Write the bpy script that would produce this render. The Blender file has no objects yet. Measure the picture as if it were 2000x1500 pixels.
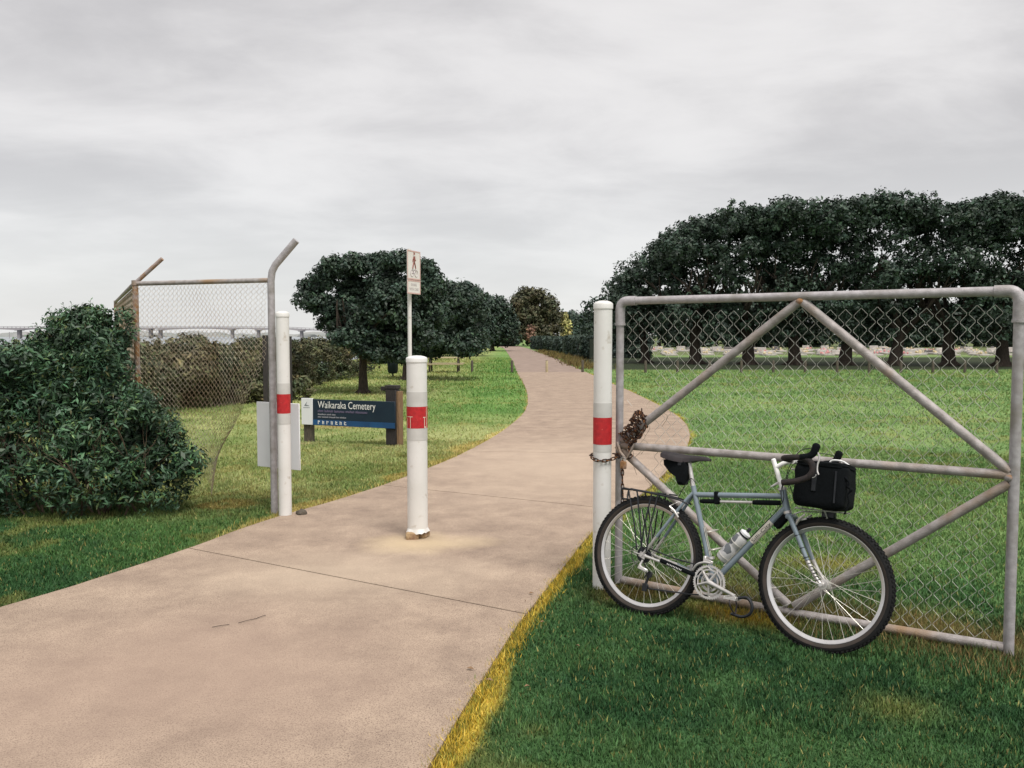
import bpy, bmesh, math, random
import numpy as np
from mathutils import Vector, Matrix, Euler
random.seed(7); rng = np.random.default_rng(7)
S = bpy.context.scene; COL = S.collection
R = math.radians; PI = math.pi
# ------------------------------------------------------------------ camera
cam = bpy.data.objects.new('camera', bpy.data.cameras.new('camera')); COL.objects.link(cam)
cam.location = (0, 0, 1.6); cam.rotation_euler = (R(90 - 3.246), 0, 0)
cam.data.sensor_width = 36; cam.data.lens = 30.15; cam.data.clip_start = .05; cam.data.clip_end = 6000
S.camera = cam
# ------------------------------------------------------------------ world, overcast sky
W = bpy.data.worlds.new('World'); S.world = W; W.use_nodes = True
nt = W.node_tree; nt.nodes.clear(); N = nt.nodes.new; LK = nt.links.new
SUN_EL, SUN_AZ = 58, 150          # azimuth clockwise from +Y
out = N('ShaderNodeOutputWorld'); bg = N('ShaderNodeBackground'); LK(bg.outputs[0], out.inputs[0])
sky = N('ShaderNodeTexSky'); sky.sky_type = 'NISHITA'; sky.sun_disc = False
sky.sun_elevation = R(SUN_EL); sky.sun_rotation = R(SUN_AZ)
bg.inputs[1].default_value = .1
tc = N('ShaderNodeTexCoord'); sep = N('ShaderNodeSeparateXYZ'); LK(tc.outputs['Generated'], sep.inputs[0])
def vm(op, a, b=None, c=None):
    n = N('ShaderNodeMath'); n.operation = op
    for i, v in enumerate((a, b, c)):
        if v is None: continue
        if isinstance(v, (int, float)): n.inputs[i].default_value = v
        else: LK(v, n.inputs[i])
    return n.outputs[0]
zz = vm('ADD', vm('MAXIMUM', sep.outputs[2], 0.0), .2)
cx = vm('DIVIDE', sep.outputs[0], zz); cy = vm('DIVIDE', sep.outputs[1], zz)
cb = N('ShaderNodeCombineXYZ'); LK(cx, cb.inputs[0]); LK(cy, cb.inputs[1])
def cloudnoise(scale, det, rough, off, sx=1., sy=1., dist=0.):
    mp = N('ShaderNodeMapping'); mp.inputs['Location'].default_value = off; mp.inputs['Scale'].default_value = (sx, sy, 1)
    LK(cb.outputs[0], mp.inputs[0]); n = N('ShaderNodeTexNoise'); LK(mp.outputs[0], n.inputs['Vector'])
    n.inputs['Scale'].default_value = scale; n.inputs['Detail'].default_value = det
    n.inputs['Roughness'].default_value = rough; n.inputs['Distortion'].default_value = dist
    return n.outputs['Fac']
n1 = cloudnoise(.75, 4, .5, (4.3, .9, 0), .85, 1.0, .3)
n2 = cloudnoise(2.1, 6, .58, (8.0, 2.2, 0), .8, 1.1, .3)
f = vm('ADD', vm('MULTIPLY', n1, .6), vm('MULTIPLY', n2, .4))
rp = N('ShaderNodeValToRGB'); LK(f, rp.inputs[0])
e = rp.color_ramp; e.interpolation = 'EASE'
e.elements[0].position = .36; e.elements[0].color = (2.75, 2.65, 2.64, 1)
e.elements[1].position = .62; e.elements[1].color = (4.15, 4.03, 3.96, 1)
# horizon band: thin pale bluish brightening
hz = N('ShaderNodeMapRange'); LK(sep.outputs[2], hz.inputs[0]); hz.inputs[1].default_value = 0; hz.inputs[2].default_value = .26
hz.inputs[3].default_value = .75; hz.inputs[4].default_value = 0; hz.interpolation_type = 'SMOOTHSTEP'
mh = N('ShaderNodeMixRGB'); LK(hz.outputs[0], mh.inputs[0]); LK(rp.outputs[0], mh.inputs[1]); mh.inputs[2].default_value = (3.95, 3.98, 3.98, 1)
# thick overcast brightens smoothly towards the zenith
zn = N('ShaderNodeMapRange'); LK(sep.outputs[2], zn.inputs[0]); zn.inputs[1].default_value = .3; zn.inputs[2].default_value = 1
zn.inputs[3].default_value = 1; zn.inputs[4].default_value = 1.45; zn.interpolation_type = 'SMOOTHSTEP'
mz = N('ShaderNodeVectorMath'); mz.operation = 'SCALE'; LK(mh.outputs[0], mz.inputs[0]); LK(zn.outputs[0], mz.inputs['Scale'])
mx = N('ShaderNodeMixRGB'); mx.inputs[0].default_value = .06; LK(mz.outputs[0], mx.inputs[1]); LK(sky.outputs[0], mx.inputs[2])
LK(mx.outputs[0], bg.inputs[0])
# ------------------------------------------------------------------ sun behind cloud
sl = bpy.data.lights.new('sun', 'SUN'); sl.energy = 1.5; sl.angle = R(24); sl.color = (1, .955, .9)
so = bpy.data.objects.new('sun', sl); COL.objects.link(so)
sd = Vector((math.sin(R(SUN_AZ)) * math.cos(R(SUN_EL)), math.cos(R(SUN_AZ)) * math.cos(R(SUN_EL)), math.sin(R(SUN_EL))))
so.rotation_euler = sd.to_track_quat('Z', 'Y').to_euler()
S.view_settings.view_transform = 'Standard'; S.view_settings.look = 'None'
S.view_settings.exposure = 1.06; S.view_settings.gamma = 1; S.view_settings.use_curve_mapping = False

# ------------------------------------------------------------------ helpers
def mat(name, c1, c2=None, scale=8., rough=.7, metal=0., bump=0., bscale=40., c3=None, c3scale=60., c3lo=.6, c3hi=.7, attr=None,
        det=4., trans=0., spec=.4, coord='Object', sy=None):
    m = bpy.data.materials.new(name); m.use_nodes = True; t = m.node_tree; n = t.nodes; l = t.links
    p = n['Principled BSDF']; p.inputs['Roughness'].default_value = rough; p.inputs['Metallic'].default_value = metal
    p.inputs['Specular IOR Level'].default_value = spec
    co = n.new('ShaderNodeTexCoord'); src = co.outputs[coord]
    if sy:
        mp = n.new('ShaderNodeMapping'); mp.inputs['Scale'].default_value = sy; l.new(src, mp.inputs[0]); src = mp.outputs[0]
    if c2 is None: c2 = tuple(x * .75 for x in c1)
    a = n.new('ShaderNodeTexNoise'); a.inputs['Scale'].default_value = scale; a.inputs['Detail'].default_value = det; l.new(src, a.inputs[0])
    r = n.new('ShaderNodeValToRGB'); l.new(a.outputs['Fac'], r.inputs[0])
    r.color_ramp.elements[0].position = .33; r.color_ramp.elements[1].position = .67
    r.color_ramp.elements[0].color = (*c2, 1); r.color_ramp.elements[1].color = (*c1, 1)
    o = r.outputs[0]
    if attr:
        at = n.new('ShaderNodeAttribute'); at.attribute_name = attr
        mm = n.new('ShaderNodeMixRGB'); mm.blend_type = 'MULTIPLY'; mm.inputs[0].default_value = 1
        l.new(o, mm.inputs[1]); l.new(at.outputs['Color'], mm.inputs[2]); o = mm.outputs[0]
    if c3:
        b = n.new('ShaderNodeTexNoise'); b.inputs['Scale'].default_value = c3scale; b.inputs['Detail'].default_value = 3; l.new(src, b.inputs[0])
        q = n.new('ShaderNodeMapRange'); l.new(b.outputs['Fac'], q.inputs[0]); q.inputs[1].default_value = c3lo; q.inputs[2].default_value = c3hi
        mm = n.new('ShaderNodeMixRGB'); l.new(q.outputs[0], mm.inputs[0]); l.new(o, mm.inputs[1]); mm.inputs[2].default_value = (*c3, 1); o = mm.outputs[0]
    l.new(o, p.inputs['Base Color'])
    if trans: p.inputs['Transmission Weight'].default_value = trans
    if bump:
        b = n.new('ShaderNodeTexNoise'); b.inputs['Scale'].default_value = bscale; b.inputs['Detail'].default_value = 4; l.new(src, b.inputs[0])
        bb = n.new('ShaderNodeBump'); bb.inputs['Strength'].default_value = bump; bb.inputs['Distance'].default_value = .01
        l.new(b.outputs['Fac'], bb.inputs['Height']); l.new(bb.outputs[0], p.inputs['Normal'])
    return m

def tag(o, label=None, cat=None, group=None, kind=None):
    for k, v in (('label', label), ('category', cat), ('group', group), ('kind', kind)):
        if v: o[k] = v
    return o
ORG = {}
def empty(name, loc, label=None, cat=None, group=None, mtx=None, kind=None):
    o = bpy.data.objects.new(name, None); COL.objects.link(o); o.empty_display_size = .1
    if mtx is not None: o.matrix_world = mtx
    else: o.location = loc
    ORG[o.name] = Vector(loc) if mtx is None else Vector((0, 0, 0))
    return tag(o, label, cat, group, kind)
def frame_of(d):
    d = Vector(d).normalized(); a = Vector((0, 0, 1)) if abs(d.z) < .9 else Vector((1, 0, 0))
    x = d.cross(a).normalized(); return x, d.cross(x).normalized(), d
class MB:
    def __init__(s): s.v = []; s.f = []
    def add(s, vs, fs):
        b = len(s.v); s.v += [tuple(x) for x in vs]; s.f += [tuple(i + b for i in q) for q in fs]; return s
    def box(s, c, h, M=None, bev=0):
        hx, hy, hz = h
        if bev:
            vs = []
            for sx in (-1, 1):
                for sy in (-1, 1):
                    for sz in (-1, 1):
                        vs += [(sx * (hx - bev), sy * (hy - bev), sz * hz), (sx * (hx - bev), sy * hy, sz * (hz - bev)), (sx * hx, sy * (hy - bev), sz * (hz - bev))]
            bm = bmesh.new(); [bm.verts.new(v) for v in vs]; bmesh.ops.convex_hull(bm, input=bm.verts); bm.verts.index_update()
            vs = [v.co.copy() for v in bm.verts]; fs = [tuple(v.index for v in f.verts) for f in bm.faces]; bm.free()
        else:
            vs = [Vector((x, y, z)) for x in (-hx, hx) for y in (-hy, hy) for z in (-hz, hz)]
            fs = [(0, 1, 3, 2), (4, 6, 7, 5), (0, 4, 5, 1), (2, 3, 7, 6), (0, 2, 6, 4), (1, 5, 7, 3)]
        vs = [Vector(v) for v in vs]
        if M is not None: vs = [M @ v for v in vs]
        return s.add([v + Vector(c) for v in vs], fs)
    def tube(s, pts, r, n=8, caps=True):
        pts = [Vector(p) for p in pts]; k = len(pts)
        rr = r if isinstance(r, (list, tuple)) else [r] * k
        T = []
        for i in range(k):
            a = pts[max(i - 1, 0)]; b = pts[min(i + 1, k - 1)]; T.append((b - a).normalized())
        x, y, _ = frame_of(T[0]); vs = []
        for i in range(k):
            x = (x - T[i] * x.dot(T[i])).normalized(); y = T[i].cross(x)
            for j in range(n):
                t = 2 * PI * j / n; vs.append(pts[i] + (x * math.cos(t) + y * math.sin(t)) * rr[i])
        fs = [(i * n + j, i * n + (j + 1) % n, (i + 1) * n + (j + 1) % n, (i + 1) * n + j) for i in range(k - 1) for j in range(n)]
        if caps: fs += [tuple(range(n))[::-1], tuple((k - 1) * n + j for j in range(n))]
        return s.add(vs, fs)
    def lathe(s, prof, c=(0, 0, 0), axis='Z', n=20, closed=False):
        """prof: list of (radius, along)"""
        vs = []
        for j in range(n):
            t = 2 * PI * j / n; ct, st = math.cos(t), math.sin(t)
            for r, h in prof:
                p = (r * ct, r * st, h) if axis == 'Z' else (r * ct, h, r * st)
                vs.append((p[0] + c[0], p[1] + c[1], p[2] + c[2]))
        k = len(prof); m = k if closed else k - 1
        fs = [(j * k + i, ((j + 1) % n) * k + i, ((j + 1) % n) * k + (i + 1) % k, j * k + (i + 1) % k) for j in range(n) for i in range(m)]
        return s.add(vs, fs)
    def ico(s, c, r, jit=.15, sub=2):
        bm = bmesh.new(); bmesh.ops.create_icosphere(bm, subdivisions=sub, radius=1)
        rr = r if isinstance(r, (tuple, list)) else (r, r, r)
        vs = [Vector(((v.co.x * rr[0]) * (1 + random.uniform(-jit, jit)), (v.co.y * rr[1]) * (1 + random.uniform(-jit, jit)), (v.co.z * rr[2]) * (1 + random.uniform(-jit, jit)))) + Vector(c) for v in bm.verts]
        bm.verts.index_update(); fs = [tuple(v.index for v in f.verts) for f in bm.faces]; bm.free(); return s.add(vs, fs)
    def build(s, name, m, parent=None, smooth=True, local=False, angle=40):
        org = ORG.get(parent.name, Vector((0, 0, 0))) if parent is not None else Vector((0, 0, 0))
        me = bpy.data.meshes.new(name); me.from_pydata([tuple(Vector(v) - org) for v in s.v], [], s.f)
        bm = bmesh.new(); bm.from_mesh(me); bmesh.ops.recalc_face_normals(bm, faces=bm.faces); bm.to_mesh(me); bm.free()
        me.materials.append(m)
        if smooth: me.polygons.foreach_set('use_smooth', [True] * len(me.polygons)); me.set_sharp_from_angle(angle=R(angle))
        o = bpy.data.objects.new(name, me); COL.objects.link(o)
        if parent is not None: o.parent = parent
        ORG[o.name] = org
        return o
def spline(pts, n=6):
    pts = [Vector(p) for p in pts]; P = [pts[0] * 2 - pts[1]] + pts + [pts[-1] * 2 - pts[-2]]; o = []
    for i in range(1, len(P) - 2):
        for k in range(n):
            t = k / n; a, b, c, d = P[i - 1:i + 3]
            o.append(.5 * ((2 * b) + (c - a) * t + (2 * a - 5 * b + 4 * c - d) * t * t + (3 * b - a - 3 * c + d) * t ** 3))
    return o + [pts[-1]]
def text_mesh(name, txt, height, width, m, parent, mtx, depth=.001, align='LEFT'):
    cu = bpy.data.curves.new(name, 'FONT'); cu.body = txt; cu.size = 1; cu.extrude = 0; cu.resolution_u = 3; cu.align_x = align
    ob = bpy.data.objects.new(name, cu); COL.objects.link(ob); dg = bpy.context.evaluated_depsgraph_get(); dg.update()
    me = bpy.data.meshes.new_from_object(ob.evaluated_get(dg)); bpy.data.objects.remove(ob)
    xs = [v.co.x for v in me.vertices]; ys = [v.co.y for v in me.vertices]; w = max(xs) - min(xs); h = max(ys) - min(ys)
    x0 = min(xs); sx = width / w; sy = height / h
    for v in me.vertices: v.co = ((v.co.x - x0) * sx, (v.co.y) * sy, 0)
    me.materials.clear(); me.materials.append(m); me.name = name
    o = bpy.data.objects.new(name, me); COL.objects.link(o); o.parent = parent; o.matrix_local = mtx
    return o
def fast_mesh(name, V, F, m, cols=None, parent=None, smooth=False):
    """V (n,3) float, F (k,s) int (all faces s-gons), cols (n,3)"""
    me = bpy.data.meshes.new(name); n, (k, s_) = len(V), F.shape
    me.vertices.add(n); me.vertices.foreach_set('co', np.ascontiguousarray(V, dtype=np.float32).ravel())
    me.loops.add(k * s_); me.loops.foreach_set('vertex_index', np.ascontiguousarray(F, dtype=np.int32).ravel())
    me.polygons.add(k); me.polygons.foreach_set('loop_start', np.arange(k, dtype=np.int32) * s_)
    me.update(calc_edges=True)
    if smooth: me.polygons.foreach_set('use_smooth', np.ones(k, dtype=bool))
    if cols is not None:
        a = me.attributes.new('col', 'FLOAT_COLOR', 'POINT'); c4 = np.ones((n, 4), dtype=np.float32); c4[:, :3] = cols; a.data.foreach_set('color', c4.ravel())
    me.materials.append(m); o = bpy.data.objects.new(name, me); COL.objects.link(o)
    if parent is not None: o.parent = parent
    return o
def vnoise(x, y, s, seed=0):
    """smooth value noise 0..1"""
    x = x * s + 100.3; y = y * s + 100.7; xi = np.floor(x).astype(np.int64); yi = np.floor(y).astype(np.int64); fx = x - xi; fy = y - yi
    fx = fx * fx * (3 - 2 * fx); fy = fy * fy * (3 - 2 * fy)
    def h(a, b):
        q = (a * 374761393 + b * 668265263 + seed * 1442695) & 0x7fffffff; q = ((q ^ (q >> 13)) * 1274126177) & 0x7fffffff
        return ((q ^ (q >> 16)) & 0xffff) / 65535.
    return (h(xi, yi) * (1 - fx) + h(xi + 1, yi) * fx) * (1 - fy) + (h(xi, yi + 1) * (1 - fx) + h(xi + 1, yi + 1) * fx) * fy
def sst(a, b, x): t = np.clip((x - a) / (b - a), 0, 1); return t * t * (3 - 2 * t)

# ------------------------------------------------------------------ materials
M = {}
M['white'] = mat('white_paint', (.72, .71, .69), (.64, .63, .60), 3.5, .5, bump=.1, bscale=40, c3=(.42, .37, .3), c3scale=16, c3lo=.62, c3hi=.82)
M['white_dirty'] = mat('faded_tape', (.56, .55, .525), (.49, .48, .455), 12, .55)
M['red'] = mat('red_tape', (.50, .022, .026), (.36, .016, .02), 40, .45, c3=(.62, .12, .1), c3scale=90, c3lo=.66, c3hi=.75)
M['galv'] = mat('galvanised_steel', (.45, .425, .435), (.33, .31, .315), 30, .6, .25, bump=.25, bscale=150, c3=(.22, .2, .17), c3scale=6, c3lo=.5, c3hi=.75)
M['galv_worn'] = mat('weathered_pipe', (.42, .385, .375), (.26, .235, .22), 22, .62, .2, bump=.3, bscale=160, c3=(.3, .2, .12), c3scale=4, c3lo=.5, c3hi=.72)
M['rusty_post'] = mat('rusty_post_paint', (.36, .26, .225), (.32, .3, .3), 5, .8, .1, bump=.3, c3=(.30, .16, .07), c3scale=9, c3lo=.45, c3hi=.6)
M['rust'] = mat('rusty_chain', (.065, .034, .024), (.022, .014, .013), 60, .85, .3, bump=.4, bscale=300, c3=(.22, .09, .03), c3scale=25, c3lo=.5, c3hi=.65)
M['wire'] = mat('galvanised_wire', (.52, .52, .47), (.42, .41, .36), 9, .6, 0)
M['wire_rusty'] = mat('weathered_wire', (.42, .38, .30), (.3, .22, .14), 3, .65, .3)
M['timber_dark'] = mat('dark_timber', (.045, .038, .036), (.022, .02, .022), 25, .85, bump=.5, sy=(4, 4, .6))
M['timber_side'] = mat('brown_timber', (.26, .16, .085), (.16, .1, .06), 18, .85, bump=.5, sy=(4, 4, .6))
M['timber_grey'] = mat('weathered_timber', (.12, .1, .075), (.055, .048, .04), 20, .9, bump=.5, sy=(4, 4, .7))
M['timber_pale'] = mat('pale_timber', (.46, .39, .24), (.33, .27, .16), 12, .8, bump=.3)
M['navy'] = mat('navy_print', (.010, .026, .045), (.007, .02, .038), 5, .45)
M['blue'] = mat('blue_print', (.014, .085, .22), (.014, .06, .16), 4, .45)
M['signwhite'] = mat('sign_white', (.78, .79, .81), (.74, .75, .77), 4, .4)
M['print_white'] = mat('white_lettering', (.82, .82, .8), (.8, .8, .78), 4, .5)
M['print_mauve'] = mat('mauve_lettering', (.2, .16, .26), (.15, .13, .22), 4, .5)
M['print_grey'] = mat('grey_lettering', (.45, .45, .5), (.4, .4, .45), 4, .5)
M['print_dark'] = mat('dark_lettering', (.035, .03, .035), (.03, .028, .03), 4, .5)
M['print_faint'] = mat('faded_lettering', (.5, .46, .47), (.46, .4, .42), 4, .5)
M['pinkred'] = mat('faded_red_border', (.62, .42, .38), (.56, .36, .32), 8, .5)
M['sign_cream'] = mat('sign_face_cream', (.74, .72, .68), (.7, .67, .63), 5, .45)
M['blackpl'] = mat('black_fabric', (.005, .0065, .008), (.003, .004, .005), 90, .95, bump=.4, bscale=400, spec=.15)
M['blacktape'] = mat('bar_tape', (.012, .011, .012), (.03, .02, .018), 60, .8, bump=.5, bscale=250)
M['leather'] = mat('worn_leather', (.012, .010, .012), (.028, .02, .022), 25, .6, bump=.2)
M['rubber'] = mat('tyre_rubber', (.011, .0115, .0125), (.018, .018, .018), 30, .9, bump=.3, bscale=200, spec=.2)
M['rubber_side'] = mat('tan_sidewall', (.055, .042, .035), (.035, .03, .026), 14, .85)
M['steelblack'] = mat('black_steel', (.012, .014, .018), (.02, .022, .026), 30, .45, .2)
M['paint'] = mat('blue_grey_paint', (.215, .262, .30), (.18, .225, .26), 9, .35, .15, c3=(.09, .09, .09), c3scale=60, c3lo=.7, c3hi=.78)
M['silver'] = mat('brushed_alloy', (.66, .64, .62), (.5, .48, .46), 25, .38, .65, bump=.1)
M['rimsilver'] = mat('rim_alloy', (.74, .73, .73), (.6, .58, .57), 6, .34, .85)
M['spoke'] = mat('spoke_steel', (.7, .68, .62), (.6, .58, .52), 10, .35, .6)
M['bottle'] = mat('frosted_bottle', (.58, .57, .56), (.45, .45, .45), 14, .35, c3=(.12, .13, .14), c3scale=11, c3lo=.58, c3hi=.6)
M['cream'] = mat('cream_sticker', (.66, .62, .54), (.6, .56, .48), 10, .5)
M['fungus'] = mat('pale_stone', (.5, .45, .38), (.36, .32, .28), 9, .9, bump=.4)
M['foot'] = mat('broken_concrete_foot', (.42, .30, .17), (.22, .13, .08), 20, .95, bump=1, bscale=60)
M['bark'] = mat('bark', (.07, .053, .04), (.026, .021, .018), 12, .95, bump=1, bscale=25, sy=(3, 3, .7))
M['leafdark'] = mat('dark_evergreen_leaves', (.042, .070, .043), (.026, .047, .035), 2, .55, attr='col', spec=.35)
M['leafbush'] = mat('glossy_bush_leaves', (.058, .118, .056), (.036, .082, .046), 3, .5, attr='col', spec=.4)
M['leafbrown'] = mat('autumn_leaves', (.105, .092, .045), (.058, .07, .04), .6, .7, attr='col')
M['leafyellow'] = mat('yellow_leaves', (.36, .33, .12), (.25, .25, .09), 1, .7, attr='col')
M['leaforange'] = mat('orange_leaves', (.22, .12, .075), (.15, .09, .06), 1, .7, attr='col')
M['scrub'] = mat('scrub_leaves', (.125, .108, .05), (.042, .066, .034), .9, .8, attr='col', det=6)
M['hedge'] = mat('hedge_leaves', (.05, .075, .05), (.03, .052, .045), 1, .7, attr='col')
M['concrete_far'] = mat('bridge_concrete', (.36, .34, .35), (.3, .285, .3), .05, .9)
M['gravestone'] = mat('pale_gravestone', (.5, .47, .43), (.34, .31, .29), 3, .7)
M['gravedark'] = mat('dark_gravestone', (.1, .09, .09), (.16, .15, .14), 3, .6)
M['flower_pink'] = mat('pink_flowers', (.62, .3, .28), (.5, .22, .24), 9, .8)
M['flower_yellow'] = mat('cream_flowers', (.6, .55, .38), (.5, .38, .2), 9, .8)

# ------------------------------------------------------------------ the path edges (metres)
LE = np.array([(-5.6, .2), (-4.4, 2.2), (-2.979, 4.907), (-2.688, 5.546), (-2.383, 6.357), (-2.218, 6.929), (-2.009, 7.483), (-1.743, 8.032), (-1.541, 8.527),
               (-1.299, 9.18), (-.935, 10.371), (-.682, 11.35), (-.316, 13.154), (0, 15.273), (.267, 17.833), (.397, 21.418), (.401, 26.8), (.22, 36.74),
               (0, 53.7), (-.486, 81.4), (-1.3, 112), (-4, 150)])
RE = np.array([(-.9, .2), (-.55, 1.9), (-.292, 3.133), (-.213, 3.513), (-.108, 3.995), (.024, 4.58), (.158, 5.07), (.38, 5.88), (.66, 6.87), (1.127, 8.057), (1.66, 9.511), (2.334, 11.6),
               (2.823, 13.557), (3.158, 15.725), (3.316, 18.451), (3.351, 24.351), (3.274, 28.8), (3.205, 35.758), (3.093, 47.08), (3.027, 59.66),
               (2.428, 81.4), (1.7, 112), (-.8, 150)])
def smooth_edge(E_):
    p = spline([(a, b, 0) for a, b in E_], 5); return np.array([(q.x, q.y) for q in p])
LS, RS = smooth_edge(LE), smooth_edge(RE)
def xL(y): return np.interp(y, LS[:, 1], LS[:, 0])
def xR(y): return np.interp(y, RS[:, 1], RS[:, 0])
def dist_poly(x, y, P_):
    d = np.full(x.shape, 1e9)
    for (ax, ay), (bx, by) in zip(P_[:-1], P_[1:]):
        vx, vy = bx - ax, by - ay; t = np.clip(((x - ax) * vx + (y - ay) * vy) / (vx * vx + vy * vy), 0, 1)
        d = np.minimum(d, np.hypot(x - ax - t * vx, y - ay - t * vy))
    return d
GL, GR = np.array((.68, 5.40)), np.array((2.453, 4.157))     # gate post feet
GU = (GR - GL) / np.linalg.norm(GR - GL); GN = np.array((-GU[1], GU[0]))   # GN points away from the camera
if GN[1] < 0: GN = -GN

def C(r, g, b): return np.array([((v / 255) / 12.92 if v <= 10 else ((v / 255 + .055) / 1.055) ** 2.4) for v in (r, g, b)])
def ground_height(x, y):
    # the foreshore drops away left of the lawn
    cl = -9.5 - .02 * np.clip(y, 0, 400) - np.clip(14 - y, 0, 30) * .3
    h = -2.2 * sst(0, 5, cl - x)
    return h + .012 * (vnoise(x, y, .7, 3) - .5) * sst(.1, .6, np.where(y < 40, np.minimum(dist_poly(x, y, LE[:18]), dist_poly(x, y, RE[:18])), 1))
K = .82     # surface colour to albedo
def zones(x, y):
    """ground cover colour (albedo-ish, linear) and blade amount"""
    nA = vnoise(x, y, .45, 1); nB = vnoise(x, y, 1.7, 2); nC = vnoise(x, y, 6., 5); nD = vnoise(x, y, 18., 6)
    n = (nA * .35 + nB * .3 + nC * .2 + nD * .15)
    dL = dist_poly(x, y, LE[:18]); dR = dist_poly(x, y, RE[:18])
    right = x > (xL(y) + xR(y)) / 2
    dg = (x - GL[0]) * GN[0] + (y - GL[1]) * GN[1]; sg = (x - GL[0]) * GU[0] + (y - GL[1]) * GU[1]
    t = sst(.35, .65, n)[:, None]
    near = C(52, 90, 54) * (1 - t) + C(84, 122, 72) * t
    fld = C(116, 150, 88) * (1 - t) + C(145, 172, 106) * t
    m = sst(.1, 1.6, dg)[:, None]
    mid = C(88, 132, 76) * (1 - t) + C(122, 158, 94) * t
    m2 = sst(1.4, 5, dg)[:, None]
    col = near * (1 - m) + (mid * (1 - m2) + fld * m2) * m
    lft = C(136, 154, 88) * (1 - t) + C(180, 186, 122) * t
    lnear = C(60, 98, 56) * (1 - t) + C(88, 126, 68) * t
    ml = sst(7.0, 9.6, y + .5 * (nB - .5))[:, None]; lf = lnear * (1 - ml) + lft * ml
    gg = C(106, 148, 74) * (1 - t) + C(136, 170, 94) * t
    mg = sst(-3.2, -.5, x)[:, None] * sst(13, 19, y)[:, None]; lf = lf * (1 - mg) + gg * mg
    col = np.where(right[:, None], col, lf)
    amt = np.ones(len(x))
    # dry tan patches
    p = sst(.62, .78, vnoise(x, y, 1.1, 11) * .6 + nC * .4)[:, None] * .4
    col = col * (1 - p) + C(158, 150, 84) * p
    # straw in the long stuff under the gate
    s_ = np.exp(-((dg - .2) / np.where(dg > .2, .34, .24)) ** 2) * sst(-.1, .25, sg + .2 * nB) * (.55 + .45 * sst(.35, .6, nC)); s_ = s_ * (sg < 6)
    s_ = (s_ * (.55 + .45 * sst(.9, 1.6, sg)))[:, None]
    col = col * (1 - s_) + (C(128, 108, 70) * (1 - t) + C(150, 140, 84) * t) * s_
    by = np.exp(-(((sg - .85) / .28) ** 2 + ((dg + .14) / .12) ** 2))[:, None] * .8
    col = col * (1 - by) + C(200, 160, 40) * by
    # verges
    w = .005 + .075 * sst(.1, .8, nB) + .05 * nC
    v = (1 - sst(w * .8, w * 1.5, dR)) * right; v = v * np.where(y < 6.3, .55 + .45 * sst(.25, .55, vnoise(x, y, 4., 41)), .35 + .3 * nC)
    v = v[:, None]; col = col * (1 - v) + (C(218, 186, 68) * (1 - t) + C(234, 208, 92) * t) * v
    e_ = ((1 - sst(.0, .05, dR + .03 * (nD - .5))) * right * sst(.45, .6, nC))[:, None] * .8
    col = col * (1 - e_) + C(96, 64, 36) * e_
    w = .02 + .36 * sst(.3, .8, nB) * sst(6.6, 8.2, y) * (1 - sst(11, 16, y)); v = ((1 - sst(w * .5, w * 1.3, dL)) * (~right) * np.where(y > 6.6, .8, .3))[:, None]
    col = col * (1 - v) + (C(186, 166, 92) * (1 - t) + C(214, 194, 120) * t) * v
    # worn brown ground between the bush and the left bollard
    b = np.exp(-(((x + 2.75) / .55) ** 2 + ((y - 8.0) / .5) ** 2))[:, None] * .75 * (.4 + .6 * sst(.35, .6, nC))[:, None]
    col = col * (1 - b) + C(136, 112, 58) * b
    b = np.exp(-(((x - .72) / .22) ** 2 + ((y - 5.2) / .2) ** 2))[:, None] * .7
    col = col * (1 - b) + C(140, 104, 50) * b; 
    # shade of the big trees, painted dark into the ground colour
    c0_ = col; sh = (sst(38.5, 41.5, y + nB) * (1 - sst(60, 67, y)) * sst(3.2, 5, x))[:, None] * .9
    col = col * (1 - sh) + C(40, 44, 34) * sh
    far_ = (sst(66, 72, y) * sst(4, 7, x))[:, None] * .75; col = col * (1 - far_) + C(104, 108, 72) * far_
    # pale worn patch on the lawn by the cemetery board
    for (px, py, sx_, sy_, cc, a_) in ((-3.6, 19.5, .9, .9, (196, 186, 150), .7), (-3.1, 12.6, .3, .12, (200, 190, 140), .8), (-1.75, 12.1, .25, .1, (200, 190, 140), .7),
                                   (-3.0, 15.0, .7, .25, (170, 130, 80), .6), (2.2, 5.9, .35, .25, (190, 170, 90), .6), (1.65, 3.6, .16, .12, (150, 150, 80), .5)):
        q = np.exp(-(((x - px) / sx_) ** 2 + ((y - py) / sy_) ** 2))[:, None] * a_; col = col * (1 - q) + C(*cc) * q
    return col * K, amt

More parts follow.
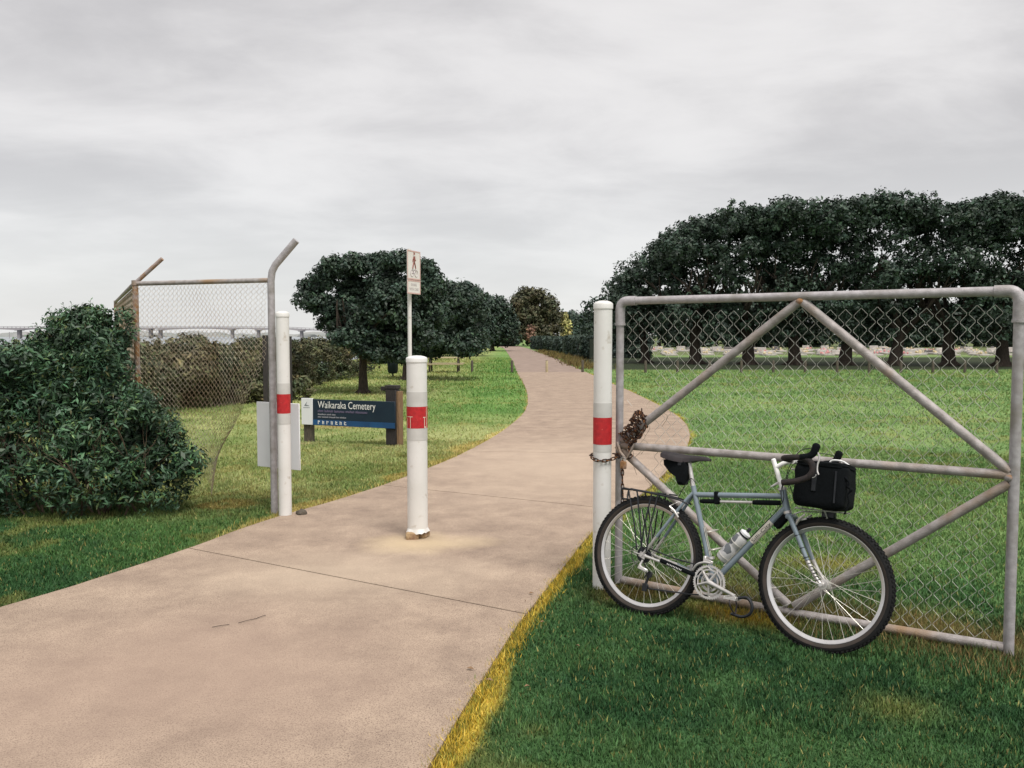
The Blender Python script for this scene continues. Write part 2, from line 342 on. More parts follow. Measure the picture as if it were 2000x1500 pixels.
# ------------------------------------------------------------------ ground sheet
def attr_material(name, rough, bump, bscale, vary=.35, fine=90.):
    m = bpy.data.materials.new(name); m.use_nodes = True; t = m.node_tree; n = t.nodes; l = t.links; p = n['Principled BSDF']
    p.inputs['Roughness'].default_value = rough; p.inputs['Specular IOR Level'].default_value = .2
    at = n.new('ShaderNodeAttribute'); at.attribute_name = 'col'; co = n.new('ShaderNodeTexCoord')
    a = n.new('ShaderNodeTexNoise'); a.inputs['Scale'].default_value = fine; a.inputs['Detail'].default_value = 5; a.inputs['Roughness'].default_value = .7; l.new(co.outputs['Object'], a.inputs[0])
    a2 = n.new('ShaderNodeTexNoise'); a2.inputs['Scale'].default_value = 7; a2.inputs['Detail'].default_value = 6; a2.inputs['Roughness'].default_value = .75; l.new(co.outputs['Object'], a2.inputs[0])
    ad = n.new('ShaderNodeMath'); ad.operation = 'ADD'; l.new(a.outputs['Fac'], ad.inputs[0]); l.new(a2.outputs['Fac'], ad.inputs[1])
    mr = n.new('ShaderNodeMapRange'); l.new(ad.outputs[0], mr.inputs[0]); mr.inputs[1].default_value = .7; mr.inputs[2].default_value = 1.3
    mr.inputs[3].default_value = 1 - vary; mr.inputs[4].default_value = 1 + vary
    sc = n.new('ShaderNodeVectorMath'); sc.operation = 'SCALE'; l.new(at.outputs['Vector'], sc.inputs[0]); l.new(mr.outputs[0], sc.inputs['Scale'])
    l.new(sc.outputs[0], p.inputs['Base Color'])
    if bump:
        bb = n.new('ShaderNodeBump'); bb.inputs['Strength'].default_value = bump; bb.inputs['Distance'].default_value = .03; l.new(ad.outputs[0], bb.inputs['Height']); l.new(bb.outputs[0], p.inputs['Normal'])
    return m
M['ground'] = attr_material('turf_soil', .95, .6, 60, .45, 60)
M['blade'] = attr_material('grass_blades', .6, 0, 0, .12, 3)
xs = np.concatenate([-np.geomspace(1500, 9.2, 42), np.arange(-9, 8.0, .075), np.geomspace(8.05, 1500, 60)])
ys = np.concatenate([np.array([-30, -10, -4, 0, 1, 1.6]), np.arange(2, 13, .07), 13 + np.cumsum(.07 * 1.0165 ** np.arange(1, 300))])
ys = np.concatenate([ys[ys < 140], np.geomspace(145, 2500, 24)])
gx, gy = np.meshgrid(xs, ys); fx_, fy_ = gx.ravel(), gy.ravel(); gz = ground_height(fx_, fy_)
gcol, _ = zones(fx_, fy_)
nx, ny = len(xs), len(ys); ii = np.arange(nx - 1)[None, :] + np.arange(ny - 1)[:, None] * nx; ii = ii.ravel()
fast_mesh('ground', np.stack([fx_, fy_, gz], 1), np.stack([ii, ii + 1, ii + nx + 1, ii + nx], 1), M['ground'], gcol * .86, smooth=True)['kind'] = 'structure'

# water beyond the foreshore
M['water'] = mat('harbour_water', (.22, .25, .27), (.18, .21, .23), .02, .25, bump=.4, bscale=.6)
w_ = MB().add([(-2600, 5, -1.5), (-13, 5, -1.5), (-17, 400, -1.5), (-60, 2600, -1.5), (-2600, 2600, -1.5)], [(0, 1, 2, 3, 4)]).build('water', M['water']); tag(w_, kind='structure')
# distant shore land
sb = MB(); px_ = -1500
for k in range(60):
    x = -1900 + k * 30; sb.ico((x, 1750 + random.uniform(-30, 30), -2), (34, 30, random.uniform(5, 13)), .15, 2)
tag(sb.build('far_shore', mat('far_shore_land', (.20, .22, .21), (.3, .3, .29), .02, .95)), kind='structure')

# ------------------------------------------------------------------ path slabs
def slab_material():
    m = mat('path_concrete', (.45, .345, .258), (.275, .205, .155), 2.8, .92, bump=.5, bscale=140, c3=(.13, .09, .07), c3scale=170, c3lo=.48, c3hi=.72, det=12)
    for n_0 in m.node_tree.nodes:
        if n_0.type == 'TEX_NOISE' and n_0.inputs['Scale'].default_value < 5: n_0.inputs['Roughness'].default_value = .7
    t = m.node_tree; n = t.nodes; l = t.links; p = n['Principled BSDF']; src = p.inputs['Base Color'].links[0].from_socket
    geo = n.new('ShaderNodeNewGeometry')
    def blob(c, r, color, amt, prev, nscale=3.):
        s_ = n.new('ShaderNodeVectorMath'); s_.operation = 'SUBTRACT'; l.new(geo.outputs['Position'], s_.inputs[0]); s_.inputs[1].default_value = c
        d = n.new('ShaderNodeVectorMath'); d.operation = 'DIVIDE'; l.new(s_.outputs[0], d.inputs[0]); d.inputs[1].default_value = (r[0], r[1], 1)
        ln = n.new('ShaderNodeVectorMath'); ln.operation = 'LENGTH'; l.new(d.outputs[0], ln.inputs[0])
        nz = n.new('ShaderNodeTexNoise'); nz.inputs['Scale'].default_value = nscale; nz.inputs['Detail'].default_value = 6; l.new(geo.outputs['Position'], nz.inputs[0])
        ad = n.new('ShaderNodeMath'); ad.operation = 'ADD'; l.new(ln.outputs['Value'], ad.inputs[0]); l.new(nz.outputs['Fac'], ad.inputs[1])
        mr = n.new('ShaderNodeMapRange'); l.new(ad.outputs[0], mr.inputs[0]); mr.inputs[1].default_value = .7; mr.inputs[2].default_value = 1.6; mr.inputs[3].default_value = amt; mr.inputs[4].default_value = 0
        mi = n.new('ShaderNodeMixRGB'); l.new(mr.outputs[0], mi.inputs[0]); l.new(prev, mi.inputs[1]); mi.inputs[2].default_value = (*color, 1); return mi.outputs[0]
    src = blob((-.7, 6.45, 0), (.55, .36), (.60, .47, .29), .6, src)
    src = blob((-1.15, 5.6, 0), (1.1, .7), (.50, .40, .30), .5, src, 1.5)
    src = blob((-1.6, 3.9, 0), (1.3, 1.2), (.335, .24, .185), .6, src, 1.2)
    src = blob((.45, 10.5, 0), (1.6, 3.2), (.48, .375, .285), .6, src, 1.)
    l.new(src, p.inputs['Base Color']); return m
M['slab'] = slab_material()
M['gravel'] = mat('dark_gravel', (.31, .235, .19), (.21, .155, .125), 2, .95, bump=.6, bscale=20)
pathe = empty('path', (0, 0, 0), kind='structure')
joints = [((-5.6, .2), (-.9, .2)), ((-3.75, 3.4), (-.55, 2.35)), ((-2.398, 6.296), (.033, 4.787)), ((-1.36, 8.985), (.99, 7.7)), ((-.61, 11.65), (2.25, 11.3)),
          ((-.08, 14.68), (3.0, 14.42)), ((.25, 17.6), (3.3, 17.5)), ((.36, 20.7), (3.35, 20.6)), ((.4, 23.9), (3.35, 23.8)), ((.4, 27.2), (3.3, 27.1)),
          ((.37, 30.4), (3.25, 30.3)), ((.3, 33.7), (3.23, 33.6)), ((.22, 36.9), (3.2, 36.85))]
joints[1] = ((xL(3.35), 3.35), (xR(1.95), 1.95))
for k in range(len(joints) - 1):
    (la, ra), (lb, rb) = joints[k], joints[k + 1]; g_ = .007
    yl = [la[1] + g_] + [v for v in LS[:, 1] if la[1] + .05 < v < lb[1] - .05] + [lb[1] - g_]
    yr = [ra[1] + g_] + [v for v in RS[:, 1] if ra[1] + .05 < v < rb[1] - .05] + [rb[1] - g_]
    loop = [(float(xL(v)), float(v)) for v in yl] + [(float(xR(v)), float(v)) for v in yr[::-1]]
    n_ = len(loop); top = .022; mb = MB()
    vs = [(a, b, top) for a, b in loop] + [(a, b, -.08) for a, b in loop]
    mb.add(vs, [tuple(range(n_))] + [(i, (i + 1) % n_, (i + 1) % n_ + n_, i + n_) for i in range(n_)])
    mb.build('slab', M['slab'], pathe, smooth=False)
gy2 = [36.9, 40, 45, 50, 56, 63, 72, 81, 92, 104, 118, 135, 150]
mb = MB(); vs = []
for v in gy2: vs += [(float(xL(v)), v, .012), (float(xR(v)), v, .012)]
mb.add(vs, [(2 * i, 2 * i + 1, 2 * i + 3, 2 * i + 2) for i in range(len(gy2) - 1)])
tag(mb.build('gravel_path', M['gravel'], smooth=False), kind='structure')

# ------------------------------------------------------------------ grass blades (uncountable)
def inside_path(x, y, pad=0.): return (x > xL(y) - pad) & (x < xR(y) + pad) & (y < 150)
def grass(name, n, r0, r1, hmul, wmul, expo=-.55, a0=-52, a1=54):
    u = rng.random(n); p_ = expo + 1
    r = (r0 ** p_ + u * (r1 ** p_ - r0 ** p_)) ** (1 / p_); a = np.radians(a0 + (a1 - a0) * rng.random(n))
    x, y = r * np.sin(a), r * np.cos(a)
    edge = .018 * (vnoise(x, y, 9, 31) - .3)
    keep = ~((x > xL(y) + edge * 1.2) & (x < xR(y) - edge * 1.2)); keep &= (y > 1.5) & ~((x < -9 - .02 * y))
    keep &= ~((y > 39) & (x > 4))
    x, y, r = x[keep], y[keep], r[keep]; m_ = len(x)
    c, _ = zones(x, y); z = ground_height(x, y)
    dg = (x - GL[0]) * GN[0] + (y - GL[1]) * GN[1]; sg = (x - GL[0]) * GU[0] + (y - GL[1]) * GU[1]
    long_ = np.exp(-((dg - .05) / .16) ** 2) * (sg > -.1) * sst(.2, 2.2, sg)
    tuft = .6 + .8 * vnoise(x, y, 5, 21)
    h = (.012 + .021 * rng.random(m_)) * tuft * hmul(r) * (1 + 1.5 * long_); wd = (.0016 + .0022 * rng.random(m_)) * wmul(r)
    an = rng.random(m_) * 2 * PI; ln = rng.random(m_) * .9 * h; la = rng.random(m_) * 2 * PI
    dx, dy = np.cos(an) * wd, np.sin(an) * wd
    V = np.empty((m_, 3, 3)); V[:, 0] = np.stack([x - dx, y - dy, z - .002], 1); V[:, 1] = np.stack([x + dx, y + dy, z - .002], 1)
    V[:, 2] = np.stack([x + np.cos(la) * ln, y + np.sin(la) * ln, z + h], 1)
    vr = np.where(r < 6, 1, np.maximum(.45, 1 - (r - 6) / 14)); br = (1 + (.55 * rng.random(m_) ** 1.3 - .24) * vr)[:, None]; c = c * br
    dry = (rng.random(m_) < .045)[:, None]; c = np.where(dry, C(160, 158, 96) * K * br, c)
    c = c * (1 + .2 * (rng.random((m_, 3)) - .5))
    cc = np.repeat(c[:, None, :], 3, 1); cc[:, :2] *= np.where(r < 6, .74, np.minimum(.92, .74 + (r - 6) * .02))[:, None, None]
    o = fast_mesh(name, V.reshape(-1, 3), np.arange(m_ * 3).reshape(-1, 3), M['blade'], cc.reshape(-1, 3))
    return o
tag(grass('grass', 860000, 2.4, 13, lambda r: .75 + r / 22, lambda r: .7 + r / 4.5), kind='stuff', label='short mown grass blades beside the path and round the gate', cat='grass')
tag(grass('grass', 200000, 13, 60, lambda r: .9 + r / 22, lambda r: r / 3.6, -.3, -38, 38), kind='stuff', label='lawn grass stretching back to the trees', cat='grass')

# long straw tufts along the gate bottom
def tufts(pts, n, hh, cols, name, lab, spread=.05, wd=.0025):
    V = []; CC = []
    for (px, py) in pts:
        k = n; x = px + rng.normal(0, spread, k); y = py + rng.normal(0, spread, k); h = hh * (.4 + .8 * rng.random(k)); a = rng.random(k) * 2 * PI; l_ = rng.random(k) * 1.0 * h
        b = rng.random(k) * 2 * PI; w2 = wd * (.5 + rng.random(k))
        v = np.empty((k, 3, 3)); v[:, 0] = np.stack([x - np.cos(b) * w2, y - np.sin(b) * w2, 0 * x], 1); v[:, 1] = np.stack([x + np.cos(b) * w2, y + np.sin(b) * w2, 0 * x], 1)
        v[:, 2] = np.stack([x + np.cos(a) * l_, y + np.sin(a) * l_, h], 1); V.append(v)
        c = np.array([cols[i] for i in rng.integers(0, len(cols), k)]) * (.6 + .7 * rng.random(k))[:, None]; CC.append(np.repeat(c, 3, 0))
    V = np.concatenate(V).reshape(-1, 3); CC = np.concatenate(CC)
    return tag(fast_mesh(name, V, np.arange(len(V)).reshape(-1, 3), M['blade'], CC), kind='stuff', label=lab, cat='grass')
pp = []
for k in range(170):
    s_ = rng.random() ** .7 * 2.5; d_ = rng.normal(.12, .16); q = GL + GU * s_ + GN * d_; pp.append(q)
for k in range(26):
    q = GR + GU * rng.normal(.02, .2) + GN * rng.normal(0, .12); pp.append(q)
tufts(pp, 70, .06, [C(168, 142, 92) * K, C(140, 112, 70) * K, C(96, 118, 66) * K, C(84, 108, 62) * K, C(166, 146, 98) * K, C(90, 66, 44) * K], 'dry_grass', 'long dry straw grass caught under the pipe gate', .07, .0014)
pp = []
for k in range(330):
    yv = 2.6 + rng.random() ** 1.2 * 4.4; pp.append((float(xR(yv)) + .012 + abs(rng.normal(0, .03)), yv))
tufts(pp, 26, .04, [C(228, 196, 70) * K, C(216, 182, 64) * K, C(150, 140, 60) * K, C(110, 130, 56) * K, C(236, 206, 96) * K], 'yellow_grass', 'yellowed grass fringe along the right edge of the path', .025, .0022)
pp = []
for k in range(110):
    yv = 6.8 + rng.random() * 6; pp.append((float(xL(yv)) - .03 - abs(rng.normal(0, .08)), yv))
tufts(pp, 22, .045, [C(214, 196, 120) * K, C(190, 172, 98) * K, C(140, 150, 74) * K], 'yellow_grass', 'straw coloured grass fringe along the left edge of the path', .05, .004)
M['hedge_core'] = mat('hedge_stems', (.02, .03, .02), (.03, .04, .028), 4, .9)
# ------------------------------------------------------------------ bollards
def bollard(x, y, r, top, label, bands, foot=False, marks=False):
    e = empty('bollard', (x, y, 0), label, 'bollard')
    b = MB(); z0 = .07 if foot else 0
    zs = [z0 + (top - .045 - z0) * i / 10 for i in range(11)]
    b.lathe([(.0, z0)] + [(r, z) for z in zs] + [(0, top - .045)], (x, y, 0), n=32); b.build('sleeve', M['white'], e)
    c = MB(); c.lathe([(0, top - .047), (r + .0045, top - .047), (r + .0045, top - .018), (r + .001, top - .012), (r * .8, top - .003), (r * .45, top + .003), (0, top + .005)], (x, y, 0), n=32); c.build('cap', M['white'], e)
    for nm, a, z, m, k in bands:
        d = MB(); rr = r + k; d.lathe([(r - .002, z), (rr, z), (rr, a), (r - .002, a)], (x, y, 0), n=32); d.build(nm, m, e)
    if foot:
        f = MB(); n_ = 28; vs = []
        for i in range(n_):
            t = 2 * PI * i / n_; q = 1 + .16 * math.sin(t * 5 + 1) * random.random() + .1 * random.random(); vs.append((x + math.cos(t) * r, y + math.sin(t) * r, .10)); vs.append((x + math.cos(t) * r * 1.12 * q, y + math.sin(t) * r * 1.12 * q, .062 + .014 * random.random()))
        f.add(vs, [(2 * i, 2 * i + 1, (2 * i + 3) % (2 * n_), (2 * i + 2) % (2 * n_)) for i in range(n_)]); f.build('sleeve_skirt', M['white'], e)
        f = MB(); f.box((x - .04, y - .03, .04), (.05, .06, .04), Matrix.Rotation(.15, 3, 'Z'), .014); f.box((x + .035, y + .012, .05), (.045, .055, .03), Matrix.Rotation(-.3, 3, 'Z'), .01); f.build('foot', M['foot'], e)
    if marks:
        rr = r + .0035; mm_ = mat('peeled_tape', (.62, .42, .3), (.7, .6, .5), 30, .7)
        def strip(a0, a1, z0, z1):
            d = MB()
            n_ = max(2, int(abs(a1 - a0) / 6) + 1); vs = []
            for i in range(n_):
                t = R(a0 + (a1 - a0) * i / (n_ - 1)); vs += [(x + rr * math.sin(t), y - rr * math.cos(t), z0), (x + rr * math.sin(t), y - rr * math.cos(t), z1)]
            d.add(vs, [(2 * i, 2 * i + 2, 2 * i + 3, 2 * i + 1) for i in range(n_ - 1)]).build('scratch_mark', mm_, e)
        strip(-56, -53, .885, .965); strip(-34, -30, .885, .975); strip(-60, -18, .972, .977); strip(48, 52, .885, .972); strip(64, 69, .885, 1.05); strip(52, 60, .885, .9); strip(40, 60, .966, .972)
    return e
RB = (.568, 5.36)
bollard(*RB, .057, 1.812, 'tall white bollard with a red band, chained to the pipe gate', [('red_band', 1.088, .92, M['red'], .0022), ('tape_band', 1.18, 1.0885, M['white_dirty'], .0015), ('tape_band', .9195, .872, M['white_dirty'], .0012)])
bollard(-.738, 6.64, .079, 1.44, 'short thick white bollard standing alone in the middle of the path', [('red_band', 1.051, .885, M['red'], .0025), ('tape_band', 1.165, 1.0515, M['white_dirty'], .0015), ('tape_band', .8845, .79, M['white_dirty'], .0015)], True, True)
bollard(-2.0, 7.49, .0565, 1.808, 'tall white bollard with a red band beside the bent fence post', [('red_band', 1.088, .92, M['red'], .0022), ('tape_band', 1.183, 1.0885, M['white_dirty'], .0015), ('tape_band', .9195, .826, M['white_dirty'], .0015)])
s_ = MB(); s_.ico((-1.86, 7.5, .03), (.05, .04, .04), .2, 2); tag(s_.build('stone', M['timber_grey']), 'dark lump of stone at the foot of the left bollard', 'stone')

# ------------------------------------------------------------------ chain link mesh
def chain_mesh(name, mapf, Wd, Hd, cell, rad, m, parent, keep=None, seed=1):
    """zigzag wires running down the panel; mapf(a, b) -> point, a along, b up (metres)"""
    mb = MB(); rr = random.Random(seed); nw = int(Wd / (cell / 2)) - 1; nz = int(Hd / (cell / 2))
    for i in range(nw + 1):
        run = []
        for j in range(nz + 1):
            a = i * cell / 2 + (cell / 2 - .001 if (i + j) % 2 else .001); b = Hd - j * cell / 2; a = min(a, Wd)
            ok = keep is None or keep(a, b)
            if ok:
                p = mapf(a, b); run.append(p + Vector((0, .0012 * (-1) ** i, 0)))
            if (not ok or j == nz) and run:
                if len(run) > 1:
                    pts = []
                    for k, q in enumerate(run):   # rounded knuckles
                        if 0 < k < len(run) - 1: pts += [q.lerp(run[k - 1], .12), q.lerp(run[k + 1], .12)]
                        else: pts.append(q)
                    mb.tube(pts, rad, 3, False)
                run = []
    return mb.build(name, m, parent)
# ------------------------------------------------------------------ pipe gate
def G(s, h, n=0.): return Vector((GL[0] + GU[0] * s + GN[0] * n, GL[1] + GU[1] * s + GN[1] * n, h))
GW = float(np.linalg.norm(GR - GL))
ge = empty('pipe_gate', (GL[0], GL[1], 0), 'galvanised pipe gate with diamond bracing and chain link mesh, bicycle leaning on it', 'gate')
TR = .0242; HT = 1.815; HM = .905; HB = .045
b = MB().tube([G(0, HB - .02), G(0, HT - .13)], TR, 14); b.build('post', M['galv'], ge)
b = MB().tube([G(GW, 0.0), G(GW, HT - .13)], TR * 1.04, 14); b.build('post', M['galv'], ge)
def elbow(s, sg):
    c = .05; pts = [G(s, HT - .15), G(s, HT - c)] + [G(s + sg * c * (1 - math.cos(t)), HT - c + c * math.sin(t)) for t in [PI / 2 * i / 6 for i in range(1, 7)]] + [G(s + sg * (c + .06), HT)]
    e = MB().tube(pts, TR + .0055, 14); e.tube([G(s, HT - .153), G(s, HT - .138)], TR + .0095, 14); e.build('elbow_fitting', M['galv'], ge)
elbow(0, 1); elbow(GW, -1)
MB().tube([G(.1, HT), G(GW - .1, HT)], TR, 14).build('top_rail', M['galv'], ge)
MB().tube([G(0, HM), G(GW, HM + .012)], .0235, 14).build('middle_rail', M['galv_worn'], ge)
MB().tube([G(.03, HB), G(GW * .5, HB - .012), G(GW - .02, HB + .012)], .0245, 14).build('bottom_rail', M['galv_worn'], ge)
for a, c in (((.02, HM + .03), (GW * .512, HT - .03)), ((GW - .02, HM + .03), (GW * .522, HT - .03)), ((.02, HM - .03), (GW * .50, HB + .03)), ((GW - .02, HM - .03), (GW * .515, HB + .03))):
    MB().tube([G(*a), G(*c)], .0245, 14).build('brace', M['galv_worn'], ge)
for s_, h_ in ((GW * .517, HT - .028), (GW - .02, HM)):
    MB().ico(G(s_, h_, -.003), (.03, .027, .022), .12, 2).build('weld', M['rusty_post'], ge)
def gm(a, b):
    w = .004 * math.sin(a * 9 + b * 7) + .006 * math.sin(b * 5.3 + a * 2)
    q = max(0, (HM - b)) * max(0, 1 - a / .5); return G(.03 + a + .03 * q * math.sin(b * 21) + w, b + .006 * math.sin(a * 13 + b * 4), .03 + .05 * q + .4 * abs(w))
ob = chain_mesh('chain_link_mesh', gm, GW - .08, HT - .07, .078, .0014, M['wire'], ge, lambda a, b: b > .05 and not (a < .16 and .62 < b < 1.5 and (b + a) % .3 < .24 and b < HM + .5)); ob['kind'] = 'stuff'
# loose curled strands where the mesh has torn away from the latch post
b = MB()
for k in range(9):
    s0 = random.uniform(.05, .22); h0 = random.uniform(.72, 1.3)
    b.tube(spline([G(s0, h0, .03), G(s0 + random.uniform(-.04, .05), h0 - .05, .0), G(s0 + random.uniform(.0, .1), h0 - .1, .04), G(s0 + random.uniform(-.03, .08), h0 - .17, .02)], 4), .0016, 3)
b.build('loose_wire', M['wire_rusty'], ge)

# ------------------------------------------------------------------ chains
def link_mesh():
    b = MB(); L_, W_, r = .0105, .0085, .0036; pts = []
    for k in range(10):
        t = 2 * PI * k / 10; pts.append(Vector((W_ * math.cos(t), 0, W_ * math.sin(t) + (L_ if math.sin(t) > 0.01 else -L_ if math.sin(t) < -.01 else 0))))
    n = 5; vs = []; k_ = len(pts)
    for i, p in enumerate(pts):
        T = (pts[(i + 1) % k_] - pts[i - 1]).normalized(); y = Vector((0, 1, 0)); x = T.cross(y)
        for j in range(n): a = 2 * PI * j / n; vs.append(p + (x * math.cos(a) + y * math.sin(a)) * r)
    b.add(vs, [(i * n + j, i * n + (j + 1) % n, ((i + 1) % k_) * n + (j + 1) % n, ((i + 1) % k_) * n + j) for i in range(k_) for j in range(n)])
    me = bpy.data.meshes.new('link'); me.from_pydata([tuple(v) for v in b.v], [], b.f); me.materials.append(M['rust'])
    me.polygons.foreach_set('use_smooth', [True] * len(me.polygons)); return me
LINK = link_mesh()
def chain(pts, label, pitch=.029):
    p = spline(pts, 8); e = empty('chain', p[0], label, 'chain'); d = 0; out_ = []; acc = 0
    for a, b in zip(p[:-1], p[1:]):
        L_ = (b - a).length
        while acc <= L_ and L_ > 0: out_.append((a.lerp(b, acc / L_), (b - a).normalized())); acc += pitch
        acc -= L_
    for i, (q, t) in enumerate(out_):
        o = bpy.data.objects.new('link', LINK); COL.objects.link(o); o.parent = e; o.location = q - p[0]
        o.rotation_euler = (t.to_track_quat('Z', 'Y').to_matrix() @ Matrix.Rotation(i % 2 * PI / 2 + random.uniform(-.3, .3), 3, 'Z')).to_euler()
    return e
bx, by = RB; q = .066; zc = .838
chain([Vector((bx + .03, by + .06, zc + .01)), Vector((bx - .045, by + .055, zc + .008)), Vector((bx - q - .006, by, zc + .004)), Vector((bx - .05, by - .05, zc - .012)), Vector((bx, by - q - .002, zc - .016)),
       Vector((bx + .055, by - .05, zc - .008)), Vector((bx + .1, by - .03, zc + .01)), G(-.01, .855, -.045), G(.03, .83, -.04)], 'rusty chain looped round the right bollard and the gate post')
chain([G(.05, .80, -.05), G(.052, .7, -.055), G(.055, .6, -.055), G(.058, .53, -.07), G(.07, .50, -.06)], 'rusty chain hanging straight down beside the gate post to the bicycle rack')
pts = []
for k in range(46):
    t = (k + random.uniform(-2.5, 2.5)) / 45; s_ = .05 + .125 * t; h_ = HM + .035 + .175 * t; a = k * 1.25 + random.uniform(-.5, .5); r_ = .036 + .02 * random.random()
    d = Vector((GU[0] * -.75, GU[1] * -.75, .66)); n_ = Vector((GN[0], GN[1], 0)); pts.append(G(s_, h_) + d * math.cos(a) * r_ + n_ * math.sin(a) * r_)
chain(pts, 'rusty chain wound many times round the lower end of the gate brace', .026)
chain([G(.17, 1.11, -.04), G(.2, 1.05, -.045), G(.17, .98, -.05), G(.12, .94, -.05), G(.09, .90, -.045), G(.1, .85, -.04), G(.06, .83, -.04)], 'rusty chain looping down from the wound chain to the padlock')
pe = empty('padlock', G(.055, .82, -.05), 'rusty brown padlock joining the chains at the gate post', 'padlock')
MB().box(G(.055, .79, -.05), (.019, .011, .024), Matrix.Rotation(-.6, 3, 'Z'), .004).build('lock_body', M['rusty_post'], pe)
MB().tube([G(.043, .81, -.05), G(.043, .832, -.05), G(.055, .843, -.05), G(.067, .832, -.05), G(.067, .81, -.05)], .0036, 6).build('shackle', M['silver'], pe)
MB().tube([G(.13, .93, -.045), G(.1, .87, -.05), G(.075, .83, -.045), G(.02, .865, -.04), G(-.005, .9, -.04)], .0075, 8).build('latch_bar', M['galv_worn'], ge)
MB().tube([G(.005, .93, -.04), G(.03, .87, -.045), G(.06, .84, -.045)], .0085, 8).build('latch_bar', M['galv_worn'], ge)

# ------------------------------------------------------------------ left mesh fence
PL, PR = Vector((-3.54, 8.1, 0)), Vector((-2.125, 7.6, 0))
fe = empty('mesh_fence', PR, 'tall mesh fence panel with bent post tops and sagging chain link, left of the path', 'fence')
MB().tube([PR + Vector((0, 0, 0)), PR + Vector((0, 0, 2.08)), PR + Vector((.012, -.003, 2.16)), PR + Vector((.045, -.008, 2.22)), PR + Vector((.235, -.03, 2.43))], .0315, 14).build('post', M['galv'], fe)
o_ = MB().tube([PL, PL + Vector((0, 0, 2.1))], .026, 12).build('post', M['rusty_post'], fe); o_['label'] = 'rusty corner post'
MB().tube([PL + Vector((0, 0, 2.09)), PL + Vector((.27, -.03, 2.315))], .0195, 10).build('post_arm', M['rusty_post'], fe)
MB().tube([PL + Vector((0, 0, 2.085)), PR + Vector((-.02, 0, 2.085))], .0215, 12).build('top_rail', M['galv_worn'], fe)
MB().lathe([(.0, -.02), (.034, -.02), (.034, .025), (0, .03)], (PL.x, PL.y, 2.09), n=12).build('corner_cap', M['galv_worn'], fe)
fd = (PR - PL); fw_ = fd.length; fd.normalize(); fn = Vector((-fd.y, fd.x, 0))
def fm(a, b):
    t = a / fw_; dn = max(0, 1.5 - b); k = sst(0, 1.5, dn) * .62 * max(0, t - .05) ** 1.1
    aa = a * (1 - k) + .11 * sst(0, 1.6, dn) * math.sin(PI * min(1, t)); aa += .012 * math.sin(b * 9 + a * 5)
    return PL + fd * aa + Vector((0, 0, b + .05 * sst(0, 1, dn) * math.sin(a * 4 + 1))) + fn * (.03 * math.sin(a * 5 + b * 3) + .18 * sst(.2, 1.6, dn) * t - .04)
ob = chain_mesh('chain_link_mesh', fm, fw_ - .02, 2.06, .05, .00185, M['wire_rusty'], fe, lambda a, b: b > .22 + .1 * math.sin(a * 9)); ob['kind'] = 'stuff'
P2 = Vector((-5.94, 12.9, 0)); e2 = empty('mesh_fence', P2, 'rusty mesh fence running away behind the big left bush', 'fence')
MB().tube([PL + Vector((-.03, .03, 2.08)), P2 + Vector((0, 0, 2.1))], .021, 10).build('top_rail', M['galv_worn'], e2)
MB().tube([P2, P2 + Vector((0, 0, 2.12))], .026, 10).build('post', M['rusty_post'], e2)
d2 = (P2 - PL); w2 = d2.length; d2.normalize()
ob = chain_mesh('chain_link_mesh', lambda a, b: PL + d2 * a + Vector((0, 0, b)), w2, 2.06, .06, .002, M['wire_rusty'], e2); ob['kind'] = 'stuff'
# white panel behind the post
pa, pb = Vector((-2.372, 7.95, 0)), Vector((-1.912, 7.69, 0))
se = empty('notice_panel', (pa + pb) / 2, 'blank white back of a notice panel behind the left bollard', 'sign')
pd = (pb - pa).normalized(); pn = Vector((-pd.y, pd.x, 0)); pm = Matrix(((pd.x, pn.x, 0), (pd.y, pn.y, 0), (0, 0, 1)))
MB().box((pa + pb) / 2 + Vector((0, 0, .684)), ((pb - pa).length / 2, .006, .302), pm, .0025).build('panel', M['signwhite'], se)
MB().box((pa + pb) / 2 + Vector((.01, 0, .684)) - pn * .0385, (.02, .032, .2), pm).build('bracket', M['galv'], se)

